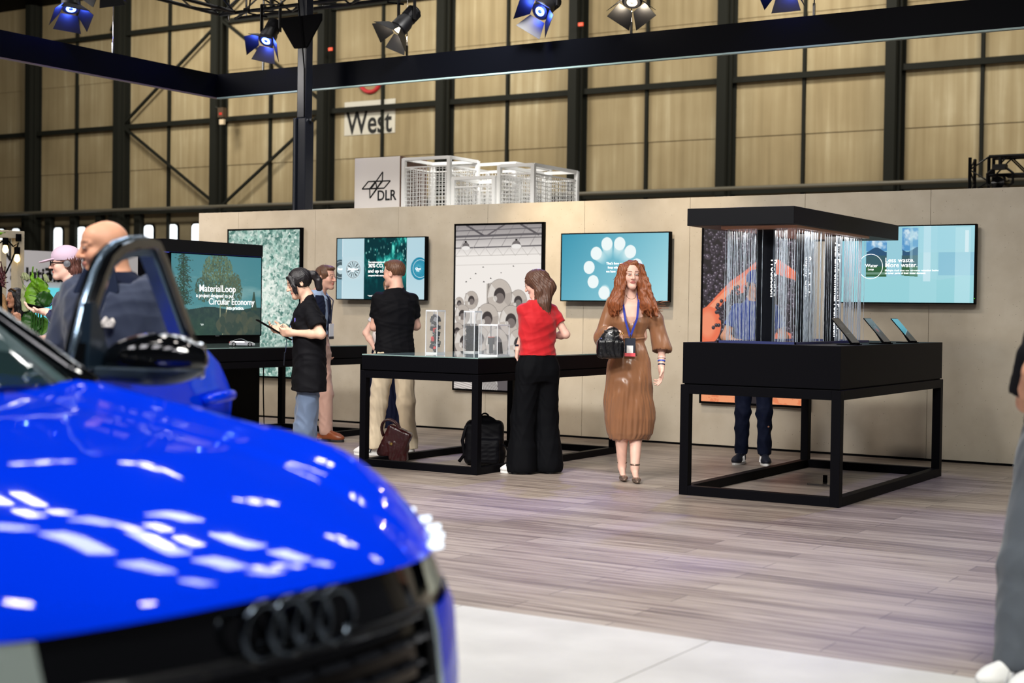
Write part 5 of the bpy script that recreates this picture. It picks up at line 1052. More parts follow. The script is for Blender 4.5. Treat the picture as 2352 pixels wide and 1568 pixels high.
# ------------------------------------------------------------------ people
SK = {'fair': (226, 176, 156), 'pale': (232, 188, 170), 'tan': (208, 152, 122), 'light': (222, 180, 156)}
skinm = mat('skin', (255, 255, 255), .5, attr=True, spec=.4); eyem = mat('eye', (255, 255, 255), .15, attr=True)
def fabric(n, c, r=.8, sheen=.2, bump=.12): return mat(n, c, r, sheen=sheen if max(c) > 60 else 0, bump=bump, bscale=420, spec=.5 if max(c) > 60 else .25, ior=1.45 if max(c) > 60 else 1.3)
def rot3(M_, p): return np.asarray(M_) @ np.asarray(p, float)
class Fig:
    def __init__(s, name_label, base, dep, turn, H=1.72, sex='m', skin='fair', build=1.0, lean=0.0, head=(0, 0, 0), headoff=(0, 0, 0)):
        s.base = Vector((base[0], base[1], 0)); s.dep = dep; s.H = H; s.k = H / 1.75; s.sex = sex; s.b = build * s.k; s.lean = lean
        tc = Vector((-s.base.x, -s.base.y)); a = math.atan2(tc.y, tc.x) + math.radians(turn)      # facing direction
        s.rz = a - math.pi / 2; s.M = Matrix.Rotation(-s.rz, 3, 'Z')
        s.e = empty('person', s.base, s.rz); tag(s.e, name_label, 'person'); s.skin = lin(SK[skin])
        s.R = {}; f = sex == 'f'
        s.sw = (.152 if not f else .140) * s.b; s.shz = .805 * H; s.hipz = .515 * H; s.hw = .088 * s.b
        s.neck = np.array((0, lean + .0, .845 * H)); hc = np.array((0, lean + .035 * s.k, H - .122 * s.k)) + np.array(headoff)
        s.hc = hc; s.HR = rotm(head[1], head[2], head[0]); s.hs = .96 * min(max(s.k, .95), 1.04) * (1 if not f else .95)
        s.arms = {}; s.legs = {}
    def P(s, px, py, dd=0): return np.array(s.M @ (pix(px, py, s.dep - dd) - s.base))
    def W(s, x, tow, z):                                # image right, towards the camera, up
        w_ = cr0 * x - cf0 * tow; v = s.M @ w_; return np.array((v.x, v.y, z))
    def sh(s, sd): return np.array((sd * s.sw, s.lean - .005, s.shz))
    def arm(s, sd, elbow, wrist, hd, pn, curl=30, shoulder=None):
        s.arms[sd] = (s.sh(sd) if shoulder is None else np.array(shoulder), np.array(elbow), np.array(wrist), np.array(hd, float) / np.linalg.norm(hd), np.array(pn, float), curl)
    def leg(s, sd, foot, knee=None, hdg=0):
        foot = np.array((foot[0], foot[1], .085 * s.k)); hip = np.array((sd * s.hw, 0, s.hipz))
        knee = (hip * .47 + foot * .53 + np.array((0, .03, 0))) if knee is None else np.array(knee); s.legs[sd] = (hip, knee, foot, hdg)
    def torso(s, e=0.0, z0=.47, z1=.845, flat=1):
        H = s.H; z = np.array([.44, .48, .52, .58, .63, .68, .74, .79, .82, .85])
        if s.sex == 'm': rx = np.array([.155, .168, .168, .155, .15, .154, .168, .165, .13, .06]); ry = np.array([.10, .108, .108, .10, .098, .106, .116, .108, .08, .055])
        else: rx = np.array([.150, .166, .168, .148, .126, .132, .145, .142, .11, .05]); ry = np.array([.10, .112, .112, .095, .086, .094, .118, .10, .07, .048])
        m = (z >= z0 - 1e-6) & (z <= z1 + 1e-6); cy = np.interp(z, [.5, .85], [0, s.lean])
        return Lf(z[m] * H, rx[m] * s.b + e, ry[m] * s.b * flat + e, 0, cy[m], 2.3, .03)
    def handp(s, sd):
        S, E_, W_, d, n, curl = s.arms[sd]; k = s.k * (.92 if s.sex == 'f' else 1)
        n = n - d * (n @ d); n = n / np.linalg.norm(n); side = np.cross(d, n) * sd; R = np.stack([side, d, n], 1); out = []
        out.append(B(W_ + d * .05 * k, (.030 * k, .036 * k, .006 * k), .009 * k, R, .012)); out.append(C(W_ - d * .01, W_ + d * .03, .024 * k, .024 * k, .02))
        cs = curl if isinstance(curl, (list, tuple)) else [curl] * 4
        for j, (o, L) in enumerate(((.030, .9), (.010, 1.0), (-.010, .95), (-.029, .78))):
            p = W_ + d * (.092 - (.006 if j == 3 else 0)) * k + side * o * k; a = 0; dr = d + side * o * 1.2
            for q, (l, r) in enumerate(((.042, .0092), (.027, .0084), (.021, .0076))):
                a += math.radians(cs[j] * (1, 1.15, .7)[q]); v = d * math.cos(a) + n * math.sin(a) + side * o * 1.0; p2 = p + v / np.linalg.norm(v) * l * L * k
                out.append(C(p, p2, r * k, (r - .0006) * k, .004)); p = p2
        p = W_ + d * .03 * k + side * .028 * k; v = d * .62 + side * .72 + n * .3; v /= np.linalg.norm(v); p2 = p + v * .04 * k; v2 = d * .85 + side * .25 + n * .45; v2 /= np.linalg.norm(v2)
        out += [C(p, p2, .0125 * k, .0105 * k, .012), C(p2, p2 + v2 * .032 * k, .0102 * k, .0085 * k, .004)]
        return out
    def hx(s, p): return s.hc + s.HR @ (np.array(p, float) * s.hs)
    def headp(s):
        h = s.hs; f = s.sex == 'f'; X = s.hx; R = s.HR
        def e(c, r, k=.02, op='+', R2=None): return E(X(c), np.array(r) * h, R if R2 is None else R @ R2, k * h, op)
        jw = .047 if f else .056; o = [e((0, -.012, .028), (.076, .094, .088)), e((0, .03, -.046), (jw, .060, .070), .035), e((0, .045, .045), (.062, .045, .05), .02),
             e((0, .074, -.098), (.022 if f else .027, .02, .018), .025), C(X((-jw + .012, .005, -.066)), X((-.012, .07, -.103)), (.014 if f else .017) * h, .012 * h, .03), C(X((jw - .012, .005, -.066)), X((.012, .07, -.103)), (.014 if f else .017) * h, .012 * h, .03)]
        for q in (-1, 1): o += [e((q * (.036 if f else .04), .062, -.028), (.019 if f else .021, .021, .024), .03), C(X((q * .012, .089, .027)), X((q * .048, .073, .024)), .0085 * h, .007 * h, .014),
                                e((q * .031, .097, .006), (.018, .014, .0115), .012, '-')]
        o += [C(X((0, .088, .018)), X((0, .113, -.028)), .0085 * h, .0125 * h, .012), e((-.0125, .097, -.031), (.009, .012, .008), .006), e((.0125, .097, -.031), (.009, .012, .008), .006),
              e((0, .089, -.058), (.024, .0125, .0065), .005), e((0, .086, -.068), (.021, .0125, .0075), .004), e((0, .100, -.0625), (.023, .006, .0014), .003, '-')]
        for q in (-1, 1):
            o += [e((q * .031, .083, .006), (.0155, .0125, .0125), .004), C(X((q * .016, .0935, .011)), X((q * .046, .087, .012)), .0036 * h, .003 * h, .006),
                  e((q * .079, -.012, -.006), (.009, .02, .031), .006, R2=rotm(0, 0, -q * 22)), e((q * .087, -.006, -.002), (.006, .010, .017), .005, '-')]
        return o
    def skinp(s, h=.0065, full=True, feet=True):
        f = s.sex == 'f'; o = [s.torso(-.012, .48, .85)]
        nb = np.array((0, s.lean - .01, .80 * s.H)); nr = .053 if not f else .044
        o += [C(nb, s.hx((0, -.025, -.07)), nr * s.k * 1.08, nr * s.k, .03), C(s.sh(-1) * .85 + nb * .15, s.sh(1) * .85 + nb * .15, .036 * s.k, .036 * s.k, .03)]
        for q in (-1, 1): o.append(C(s.hx((q * .02, -.04, -.13)), s.sh(q) * .8 + (0, -.01, .012), .030 * s.k, .026 * s.k, .04))
        for sd, (S, E_, W_, d, n, cu) in s.arms.items():
            a, b_, c_, g = (.045, .042, .041, .026) if not f else (.037, .035, .034, .022)
            o += [C(S, E_, a * s.b, b_ * s.b * .95, .02), C(E_, E_ * .65 + W_ * .35, c_ * s.b * .95, c_ * s.b, .02), C(E_ * .65 + W_ * .35, W_, c_ * s.b, g * s.b, .02)] + s.handp(sd)
        for sd, (hp, kn, ft, hd_) in s.legs.items():
            o += [C(hp, kn, .072 * s.b, .052 * s.b, .03), C(kn, kn * .7 + ft * .3, .05 * s.b, .053 * s.b, .02), C(kn * .7 + ft * .3, ft, .053 * s.b, .034 * s.b, .03)]
        return o
    def body(s, h=.0065, extra=(), brow=(60, 42, 34), lips=(182, 96, 92), stubble=0, extra_cut=(), gaze=0., iris=(84, 72, 56)):
        pr = s.skinp() + s.headp() + list(extra) + list(extra_cut); HR, hc, hs = s.HR, s.hc, s.hs; sk = s.skin
        def col(P):
            q = ((P - hc) @ HR) / hs; c = np.tile(sk, (len(P), 1)) * (1 + .05 * noise3(P, 40, 1)[:, None])
            def mixc(m, cc): 
                nonlocal c
                c = c * (1 - m[:, None]) + np.asarray(cc) * m[:, None]
            fr = q[:, 1] > .05
            ck = np.exp(-((np.abs(q[:, 0]) - .04) ** 2 + (q[:, 2] + .028) ** 2) / .0005) * fr; mixc(ck * .3, sk * np.array((1.02, .7, .66)))
            mixc(np.exp(-(q[:, 0] ** 2 + (q[:, 2] + .03) ** 2) / .0002) * (q[:, 1] > .1) * .3, sk * np.array((1, .68, .62)))
            lp = ((q[:, 0] / .025) ** 2 + ((q[:, 2] + .062) / .0115) ** 2 < 1) & (q[:, 1] > .08) & (np.abs(q[:, 2]) < .12); mixc(lp * .8, lin(lips))
            bz = .0305 - .10 * np.maximum(np.abs(q[:, 0]) - .03, 0); bw = (np.abs(q[:, 2] - bz) < .0048) & (np.abs(q[:, 0]) > .011) & (np.abs(q[:, 0]) < .052) & (q[:, 1] > .06); mixc(bw * .8, lin(brow))
            ls = (np.abs(q[:, 2] - .0125) < .003) & (np.abs(np.abs(q[:, 0]) - .031) < .017) & (q[:, 1] > .08); mixc(ls * .65, lin((40, 28, 26)))
            mixc(((np.abs(np.abs(q[:, 0]) - .031) < .02) & (np.abs(q[:, 2] - .004) < .014) & (q[:, 1] > .06)) * .22, sk * .45)
            if stubble: mixc(((q[:, 2] < -.035) & (q[:, 2] > -.13) & (q[:, 1] > -.01) & (np.abs(q[:, 0]) < .075) & ~lp) * stubble, lin(brow) * 1.2)
            return np.clip(c, 0, 1)
        s.bo = smesh('body', pr, h, skinm, s.e, col=col)
        for q in (-1, 1):
            m_, n = 15, 9; V = []; cc = []; q0 = gaze
            for i in range(m_):
                x = -1 + 2 * i / (m_ - 1); hh = .0056 * max(1 - x * x, 0) ** .75 + .0002
                for j in range(n):
                    v = -1 + 2 * j / (n - 1); zx = x * .0132; zz = hh * (v if v > 0 else v * .75)
                    yy = math.sqrt(max(.0148 ** 2 - (zx * .8) ** 2 - zz ** 2, 0)); V.append(s.hx((q * .031 + zx, .083 + yy, .0055 + zz)))
                    d = math.hypot(zx - q0, zz - .0006); cc.append(lin((18, 15, 15)) if d < .0026 or v > .86 else lin(iris) if d < .0054 else lin((214, 206, 202)) * (.75 if v > .5 else 1))  # upper eye white darkened in colour as shade of the lid
            F = [(i * n + j, (i + 1) * n + j, (i + 1) * n + j + 1, i * n + j + 1) for i in range(m_ - 1) for j in range(n - 1)]
            mkmesh('eye', V, F, eyem, s.e, smooth=True, colors=np.array(cc))
        return s.bo
    def sleeves(s, frac, e0=.02, e1=.022, long=False, h2=None):
        o = []
        for sd, (S, E_, W_, d, n, cu) in s.arms.items():
            a = (.05 if s.sex == 'm' else .042) * s.b
            o.append(C(S * .99, S + (E_ - S) * min(frac, 1), a + e0 * .8, a * .9 + e1, .035))
            if long: o.append(C(E_, E_ + (W_ - E_) * (frac - 1 if frac > 1 else .97), a * .85 + e1 * .8, a * .55 + e1 * (.9 if h2 is None else h2), .02))
            A_, B_ = (E_, W_) if long else (S, E_); t_ = (frac - 1) if long else frac; u_ = (B_ - A_) / np.linalg.norm(B_ - A_); o.append(E(A_ + (B_ - A_) * t_ + u_ * .10, (.10, .10, .10), None, .004, '-'))
        return o
    def shirt(s, m, name='t_shirt', hem=.52, frac=.62, e=.012, long=False, amp=.006, extra=(), h=.007, seed=1, neckz=.848, e1=.016, cut=()):
        H = s.H
        pr = s.sleeves(frac, e + .006, e1, long) + [s.torso(e, hem if hem < .5 else hem - .0, .85)] + [C(s.sh(-1) * .85 + np.array((0, 0, .008)), s.sh(1) * .85 + np.array((0, 0, .008)), .050 * s.k, .050 * s.k, .04)] + [C(s.hx((q * .025, -.035, -.145)), s.sh(q) * .8 + (0, -.01, .014), .040 * s.k, .040 * s.k, .04) for q in (-1, 1)] + list(extra)
        zt = neckz * H; zb = hem * H
        nc = C(s.hx((0, -.01, -.06)), s.hx((0, .01, -.150)), .060 * s.k, .056 * s.k, .008, '-')
        # keep the trunk above the hem, leave the sleeves alone
        return smesh(name, pr + [nc] + list(cut), h, m, s.e, wrink(amp, 1, seed, (1, 1, .8)))
    def trousers(s, m, r=(.096, .072, .062), top=.60, hem=.04, name='trousers', e=.012, amp=.006, h=.008, seed=2, flare=0, baggy=0):
        H = s.H; pr = [s.torso(e, .44 if top > .5 else .4, .58)] if False else []
        z = np.array([.45, .48, .51, min(.55, top - .01), top]) * H; rx = np.array([.150, .172, .174, .166, .154 if s.sex == 'm' else .140]) * s.b + e - .008 * (top < .57); ry = np.array([.10, .114, .114, .106, .100 if s.sex == 'm' else .092]) * s.b + e - .008 * (top < .57)
        pr.append(Lf(z, rx, ry, 0, np.interp(z, [.5 * H, .85 * H], [0, s.lean]), 2.3, .03))
        for sd, (hp, kn, ft, hd_) in s.legs.items():
            k = s.b; fl = ft + (ft - kn) / np.linalg.norm(ft - kn) * .03
            pr += [C(hp + (0, 0, -.02), kn, r[0] * k, r[1] * k, .035), C(kn, ft * .95 + kn * .05, r[1] * k, r[2] * k, .03)]
            if flare: pr.append(C(kn * .3 + ft * .7, fl, r[2] * k, (r[2] + flare) * k, .03))
        zh = hem * H
        def clip(X, Y, Z): return zh - Z
        return smesh(name, pr, h, m, s.e, wrink(amp, .9, seed, (1, 1, .55)), clip=clip)
    def shoe(s, sd, m, sole, kind='sneaker', name=None, toe=0, size=1.0, stripes=False):
        hp, kn, ft, hd_ = s.legs[sd]; R = rotm(0, 0, -hd_) ; k = s.k * size; o = np.array((ft[0], ft[1], 0))
        T = lambda p: o + R @ (np.array(p) * k)
        up = [E(T((0, .10, .038)), np.array((.046, .09, .036)) * k, R, .03), E(T((0, -.015, .052)), np.array((.036, .055, .045)) * k, R, .03), C(T((0, .0, .075)), T((0, -.01, .10)), .036 * k, .036 * k, .02), C(T((0, .02, .085)), T((0, .12, .05)), .030 * k, .03 * k, .03)]
        lowz = .018 * k
        sh_ = smesh(name or 'shoe', up, .005, m, s.e, clip=lambda X, Y, Z: lowz - Z)
        P_ = [(.034 * math.cos(a) * (1.1 if math.sin(a) > 0 else .9), .045 + .142 * math.sin(a)) for a in np.linspace(0, 6.283, 29)[:-1]]
        so = MB().prism([tuple((R @ np.array((x * 1.25 * k, y * k, 0)))[:2]) for x, y in P_], (o[0], o[1], .0), (1, 0, 0), (0, 1, 0), (0, 0, .024 * k)).build('sole', sole, s.e, bevel=.004)
        so.parent = sh_
        if stripes:
            for q in range(3):
                for q2 in (-1, 1):
                    a, b_ = T((q2 * .034, .015 + q * .028, .085 - .010 * q)), T((q2 * .0475, .045 + q * .028, .026)); MB().bar(a, b_, .012 * k, .006).build('stripe', stripes, sh_)
            mm = MB()
            for q in range(5): mm.cyl(T((-.022, .03 + q * .02, .108 - .012 * q)), T((.022, .035 + q * .02, .108 - .012 * q)), .0035)
            mm.build('laces', stripes, sh_)
        return sh_
    def hair(s, m, pr=(), cap=True, cut=True, amp=.004, h=.006, dark=None, e=.010, fl=.045, name='hair', fz=300, clip=None):
        X = s.hx; R = s.HR; hs = s.hs; o = []
        if cap: o.append(E(X((0, -.017, .034)), (np.array((.078, .094, .088)) + e) * hs, R, .02))
        cuts = []
        if cut: cuts = [E(X((0, .085, -.02)), np.array((.064, .085, fl + .03)) * hs, R, .008, '-'), E(X((0, .06, -.10)), np.array((.07, .10, .07)) * hs, R, .01, '-')]
        hc = s.hc; HRm = s.HR
        def disp(P, G):
            q = (P - hc) @ HRm; ang = np.arctan2(q[:, 0], -q[:, 1]); st = np.sin(ang * 34 + 6 * np.sin(q[:, 2] * 18) + 3 * q[:, 2] * 9) * .6 + np.sin(ang * 71 + q[:, 2] * 14) * .4
            return amp * (st + 1.0 * noise3(P * np.array((1, 1, .3)), 26, 4))
        return smesh(name, o + [p if p[-1] == '+' or p[-2] == '+' else p for p in pr] + cuts, h, m, s.e, disp, clip=clip)
def hairmat(n, c, c2): 
    if n in MATS: return MATS[n]
    m = mat(n, c, .38, bump=.35, bscale=90, stretch=(3, 3, .35), var=.35, vscale=38, spec=.6); 
    return m
def lanyard(f, pts, badge=None, col=(24, 40, 110), w_=.011, cardc=(236, 236, 240), band=None, size=(.085, .13), clipm=None, tilt=0):
    lm = mat('lanyard_%d_%d_%d' % col, col, .6)
    m = MB(); n = len(pts)
    for i in range(n - 1): m.bar(pts[i], pts[i + 1], w_ * 2, .003, up=(0, 1, 0))
    o = m.build('lanyard', lm, f.e)
    if badge is not None:
        b = Vector(badge); R = Matrix.Rotation(math.radians(tilt), 3, 'Z')
        c_ = MB().obox(b, (size[0] / 2, .002, size[1] / 2), R).build('name_badge', mat('badge_%d_%d_%d' % cardc, cardc, .4), f.e, bevel=.001)
        MB().cyl(b + Vector((0, 0, size[1] / 2)), b + Vector((0, 0, size[1] / 2 + .03)), .006).build('badge_clip', CHROME, c_)
        if band: MB().obox(b + R @ Vector((0, .003, -size[1] / 2 + .016)), (size[0] / 2, .002, .014), R).build('badge_band', mat('band_%d' % band[0], band, .5), c_)
        return c_
def ground(px, py): p = pixF(px, py); return p, (p - Vector((0, 0, EYE))).dot(CF)
DARKSH = mat('shoe_black', (18, 19, 24), .5); SOLEW = mat('sole_white', (232, 232, 230), .5); WSH = mat('shoe_white', (226, 226, 224), .55)

# -- woman in the brown satin dress, walking towards the camera
g, dep = ground(1441, 1100)
f = Fig('woman with long red hair walking in a shiny brown wrap dress with a black handbag', g, dep, 6, 1.80, 'f', 'pale', head=(6, -3, 0))
f.arm(1, f.P(1383, 775, .03), f.P(1404, 757, .20), f.W(.8, .25, -.28), f.W(-.1, .3, -1), (62, 66, 70, 74)); f.arm(-1, f.P(1521, 772, -.02), f.P(1519, 843, .05), f.W(.02, .1, -1), f.W(-1, .1, 0), (18, 26, 34, 40))
f.leg(1, (.05, .07)); f.leg(-1, (-.05, -.10), hdg=0)
f.legs[1] = (f.legs[1][0], f.legs[1][1], np.array((.045, .0, .115)), 2); f.legs[-1] = (f.legs[-1][0], f.legs[-1][1], np.array((-.045, .14, .115)), -4)
ft = []
for sd in (1, -1):
    a = f.legs[sd][2]; ft += [C(a, a + (0, -.02, -.02), .027, .026, .02), C(a + (0, -.01, -.03), a + (0, .10, -.085), .026, .024, .03)]
f.body(.0048, ft, brow=(120, 72, 50), lips=(176, 84, 84), gaze=-.001, iris=(74, 92, 96))
satin = mat('brown_satin', (140, 96, 66), .30, sheen=.15, spec=.6, aniso=.5); z = np.array([.33, .38, .50, .65, .80, .95, 1.06, 1.14, 1.165]); 
folds = lambda P, G: (.0035 * noise3(P * np.array((1, 1, .16)), 46, 3) + .006 * noise3(P * np.array((1, 1, .35)), 13, 5)) * np.clip((1.25 - P[:, 2]) * 3, .4, 1.6)
pr = [Lf(z, [.165, .188, .208, .205, .192, .176, .150, .116, .114], [.13, .15, .165, .165, .155, .135, .112, .092, .09], [-.005, -.01, -.01, 0, 0, 0, 0, 0, 0], 0, 2.2, .03),
      Lf(np.array([1.15, 1.2, 1.28, 1.36, 1.42, 1.455]), [.116, .126, .150, .155, .12, .07], [.092, .10, .118, .098, .075, .058], 0, 0, 2.2, .03), C(f.sh(-1) * .9, f.sh(1) * .9, .05, .05, .04)]
S, E_, W_ = f.arms[-1][:3]; u_ = (W_ - E_) / np.linalg.norm(W_ - E_); pr = [C(S, (S + E_) / 2, .052, .066, .04), C((S + E_) / 2, E_ * .6 + W_ * .4, .062, .084, .03), E(E_ * .62 + W_ * .38 + u_ * .11, (.11, .11, .11), None, .004, '-')] + pr
S, E_, W_ = f.arms[1][:3]; pr += [C(S, E_, .054, .066, .03), C(E_, E_ * .45 + W_ * .55, .062, .056, .02), C(E_, E_ + (0, -.02, -.07), .06, .04, .03)]
pr += [C((0, .135, 1.20), (-.03, .10, 1.46), .012, .045, .012, '-'), C((0, .125, 1.22), (.03, .10, 1.46), .012, .045, .012, '-')]
smesh('wrap_dress', pr, .0075, satin, f.e, folds)
MB().tube([(.122 * math.cos(a), .098 * math.sin(a), 1.155 + .004 * math.sin(3 * a)) for a in np.linspace(0, 6.283, 33)[:-1]], .011, 8, True).build('waist_tie', satin, f.e, smooth=True)
MB().tube([(0, .10, 1.155), (-.03, .115, 1.12), (-.045, .125, 1.02)], .008).build('tie_end', satin, f.e, smooth=True)
redh = hairmat('red_hair', (134, 74, 40), 0); hx = f.hx
def lock(pts, r0, r1, k=.03):
    o = []; n = len(pts)
    for i in range(n - 1): ra = r0 + (r1 - r0) * i / (n - 1); rb_ = r0 + (r1 - r0) * (i + 1) / (n - 1); o.append(C(pts[i], pts[i + 1], ra, rb_, k))
    return o
HP = []
for sx, outl in ((1, [(.07, .01, .05), (.098, .0, -.06), (.125, .01, -.17), (.15, .03, -.24), (.155, .05, -.30)]), (-1, [(-.07, .01, .05), (-.10, .0, -.06), (-.135, .01, -.16), (-.165, .03, -.24), (-.185, .04, -.29)])):
    HP += lock([f.hc + np.array(p) for p in outl[:-1]], .030, .032)
    HP += lock([f.hc + np.array((p[0] * .72, p[1] + .035, p[2] * .98)) for p in outl[:-1]], .022, .028)
    HP += lock([f.hc + np.array((p[0] * .85, p[1] - .05, p[2] * 1.0)) for p in outl], .04, .055)
rl = np.random.RandomState(12)
for i in range(30):
    q = 1 if i % 2 else -1; u = rl.rand(); x0 = q * (.045 + .035 * u); y0 = rl.uniform(-.07, .03); en = rl.uniform(-.35, -.26); ex_ = q * rl.uniform(.08, .2 if q > 0 else .215); P_ = []
    for t in np.linspace(0, 1, 8): P_.append(f.hc + np.array((x0 + (ex_ - x0) * t ** .8 + .010 * math.sin(9 * t + i), y0 + .07 * t + .012 * math.sin(11 * t + 2 * i), .07 + (en - .07) * t)))
    HP += lock(P_, .019, .006, .008)
HP += lock([f.hc + np.array(p) for p in ((0, -.09, .03), (0, -.1, -.1), (0, -.1, -.25))], .07, .10)
HP += [C(hx((-.02, .062, .105)), hx((.066, .048, .035)), .018, .014, .02), C(hx((.066, .048, .035)), hx((.072, .045, -.06)), .014, .014, .02), C(hx((-.02, .062, .105)), hx((-.066, .048, .035)), .018, .012, .02), C(hx((-.066, .048, .035)), hx((-.070, .045, -.06)), .012, .014, .02), E(f.hc + (.13, .04, -.24), (.055, .045, .05), None, .03), E(f.hc + (-.14, .04, -.24), (.065, .05, .055), None, .03)]
hc_ = f.hc
f.hair(redh, HP + [E(hx((.006, .085, -.012)), (.052, .05, .098), f.HR, .008, '-'), E(f.hc + (0, .10, -.16), (.055, .09, .10), None, .01, '-')], cut=False, amp=.0042, h=.0058, e=.005)
m = MB(); rg = np.random.RandomState(3)
for i in range(46):
    a = f.hc + np.array((-.20 + rg.uniform(-.02, .03), .03 + rg.uniform(-.03, .05), -.27 + rg.uniform(-.04, .04))) if i % 2 else f.hc + np.array((rg.choice([-1, 1]) * rg.uniform(.09, .14), rg.uniform(-.04, .04), rg.uniform(-.24, -.02)))
    b_ = a + (np.array((-rg.uniform(.03, .1), rg.uniform(-.02, .02), rg.uniform(-.015, .03))) if i % 2 else np.array((math.copysign(rg.uniform(.01, .035), a[0] - f.hc[0]), 0, rg.uniform(-.05, .02)))); m.tube([a, (a + b_) / 2 + (0, 0, .006), b_], .0016, 4)
o = m.build('stray_hair', redh, f.e); o['kind'] = 'stuff'
nk = f.neck
lanyard(f, [(-.05, .0, 1.56), (-.062, .075, 1.47), (-.045, .135, 1.32), (.0, .15, 1.20), (.012, .155, 1.17)], (.012, .165, 1.085), (24, 44, 150), .0085, (38, 44, 58), (236, 90, 100), (.086, .15), tilt=-6)
m = MB()
for q in ((.05, .0, 1.56), (.068, .075, 1.45)), ((.068, .075, 1.45), (.05, .14, 1.30)), ((.05, .14, 1.30), (.012, .155, 1.17)): m.bar(q[0], q[1], .017, .003, up=(0, 1, 0))
m.build('lanyard', mat('lanyard_24_44_150'), f.e)
MB().box(-.012, .04, .168, .171, 1.04, 1.10).build('badge_paper', mat('paper', (240, 238, 236), .6), f.e); MB().box(-.03, .05, .166, .169, 1.012, 1.04).build('badge_foot', mat('coral', (240, 96, 104), .5), f.e)
MB().tube([(.04 * math.cos(a), .052 + .056 * math.sin(a), 1.515 - .040 * max(math.sin(a), 0)) for a in np.linspace(-.3, 3.5, 20)], .0018, 5).build('necklace', mat('gold', (214, 170, 110), .25, metal=1), f.e)
Wl = f.arms[-1][2]; El = f.arms[-1][1]
for t_, cc, r_ in ((.8, (60, 90, 190), .034), (.92, (30, 34, 60), .032), (.99, (190, 170, 150), .030), (.70, (226, 190, 180), .036)):
    c0 = Vector(El * (1 - t_) + Wl * t_); d = Vector(Wl - El).normalized(); MB().cyl(c0 - d * .005, c0 + d * .005, r_ * .93, n=18).build('bracelet', mat('brace_%d' % cc[0], cc, .3), f.e)
glit = mat('glitter_shoe', (150, 132, 120), .25, metal=.7, var=.6, vscale=260)
for sd in (1, -1):
    a = f.legs[sd][2]; o = np.array((a[0], a[1], 0))
    sh_ = smesh('high_heel', [E(o + (0, .135, .026), (.036, .062, .022), None, .02), E(o + (0, .19, .018), (.018, .03, .012), None, .02), C(o + (0, .12, .02), o + (0, .0, .07), .026, .024, .02), E(o + (0, -.02, .085), (.030, .03, .03), None, .02), E(o + (0, .09, .066), (.026, .055, .022), rotm(-28, 0, 0), .01, '-')], .004, glit, f.e)
    MB().cyl(o + (0, -.03, .0), o + (0, -.028, .075), .006, .016).build('heel', glit, sh_); MB().tube([o + np.array((.034 * math.cos(t), .036 * math.sin(t) - .004, .135)) for t in np.linspace(0, 6.283, 21)[:-1]], .008, 6, True).build('ankle_strap', glit, sh_)
# her handbag
hb = f.base + f.M.inverted() @ Vector(f.P(1402, 786, .26)); e = empty('handbag', hb, f.rz); tag(e, 'soft black leather handbag with gold chain held by the woman in the brown dress', 'handbag')
bl_ = mat('black_leather', (12, 12, 16), .28, coat=.3, bump=.3, bscale=80)
smesh('body', [B((0, 0, -.05), (.075, .035, .045), .035, None, .02), E((0, 0, .03), (.075, .05, .07), None, .04), E((-.02, 0, .085), (.045, .04, .04), None, .03), E((.07, .01, -.06), (.04, .04, .05)), E((-.07, .01, -.06), (.04, .04, .05))], .005, bl_, e, wrink(.0025, 1.3, 11))
hand = f.arms[1][2] + f.arms[1][3] * .09; hl_ = Vector(hand) - Vector(f.P(1402, 786, .26))
MB().tube([(.05, 0, .09), hl_ + Vector((.02, .01, .01)), (-.055, 0, .1)], .008).tube([(.04, .03, .09), hl_ + Vector((0, .01, -.005)), (-.05, .03, .09)], .007).build('handle', bl_, e, smooth=True)
m = MB(); 
for k in range(12): c0 = Vector((-.02, .04, .05)).lerp(hl_ + Vector((-.01, .02, 0)), k / 11); m.tube([c0 + Vector((.005 * math.cos(a), .0, .009 * math.sin(a))) if k % 2 else c0 + Vector((0, .005 * math.cos(a), .009 * math.sin(a))) for a in np.linspace(0, 6.283, 9)[:-1]], .0018, 5, True)
m.build('chain', mat('gold'), e); MB().box(-.004, .05, .055, .06, .0, .014).build('zip_pull', mat('gold'), e)

# -- woman in the red t-shirt, seen from behind
g, dep = ground(1232, 1086)
f = Fig('woman in a red t-shirt and wide black trousers at the glass table', g, dep, -152, 1.72, 'f', 'pale', head=(42, -22, 0), lean=.03)
f.arm(-1, f.P(1209, 742, -.02), f.P(1190, 800, -.06), f.W(-.1, 0, -1), f.W(1, .2, 0), (30, 30, 30, 30)); f.arm(1, f.P(1300, 768, -.03), f.P(1268, 772, -.22), f.W(-.9, -.3, 0), f.W(0, 0, -1), 30)
f.leg(1, (.11, .0), hdg=8); f.leg(-1, (-.135, .02), hdg=-58)
f.body(.0065, brow=(90, 66, 50)); red = fabric('red_cotton', (196, 12, 26), .75)
S, E_, W_ = f.arms[-1][:3]
f.shirt(red, hem=.58, frac=.52, e=.018, amp=.006, seed=4, e1=.018, extra=[Lf(np.array([.583, .64, .70, .76]) * f.H, [.148, .146, .152, .16], [.108, .104, .108, .116], 0, [.008, .012, .016, .02], 2.2, .02)])
f.trousers(fabric('black_crepe', (8, 9, 13), .8), (.105, .105, .118), top=.584, hem=.008, amp=.005, flare=.012, seed=6, e=.014)
f.shoe(-1, WSH, SOLEW, size=.96); f.shoe(1, WSH, SOLEW, size=.96)
bh = hairmat('brown_hair', (92, 62, 48), 0); hx = f.hx
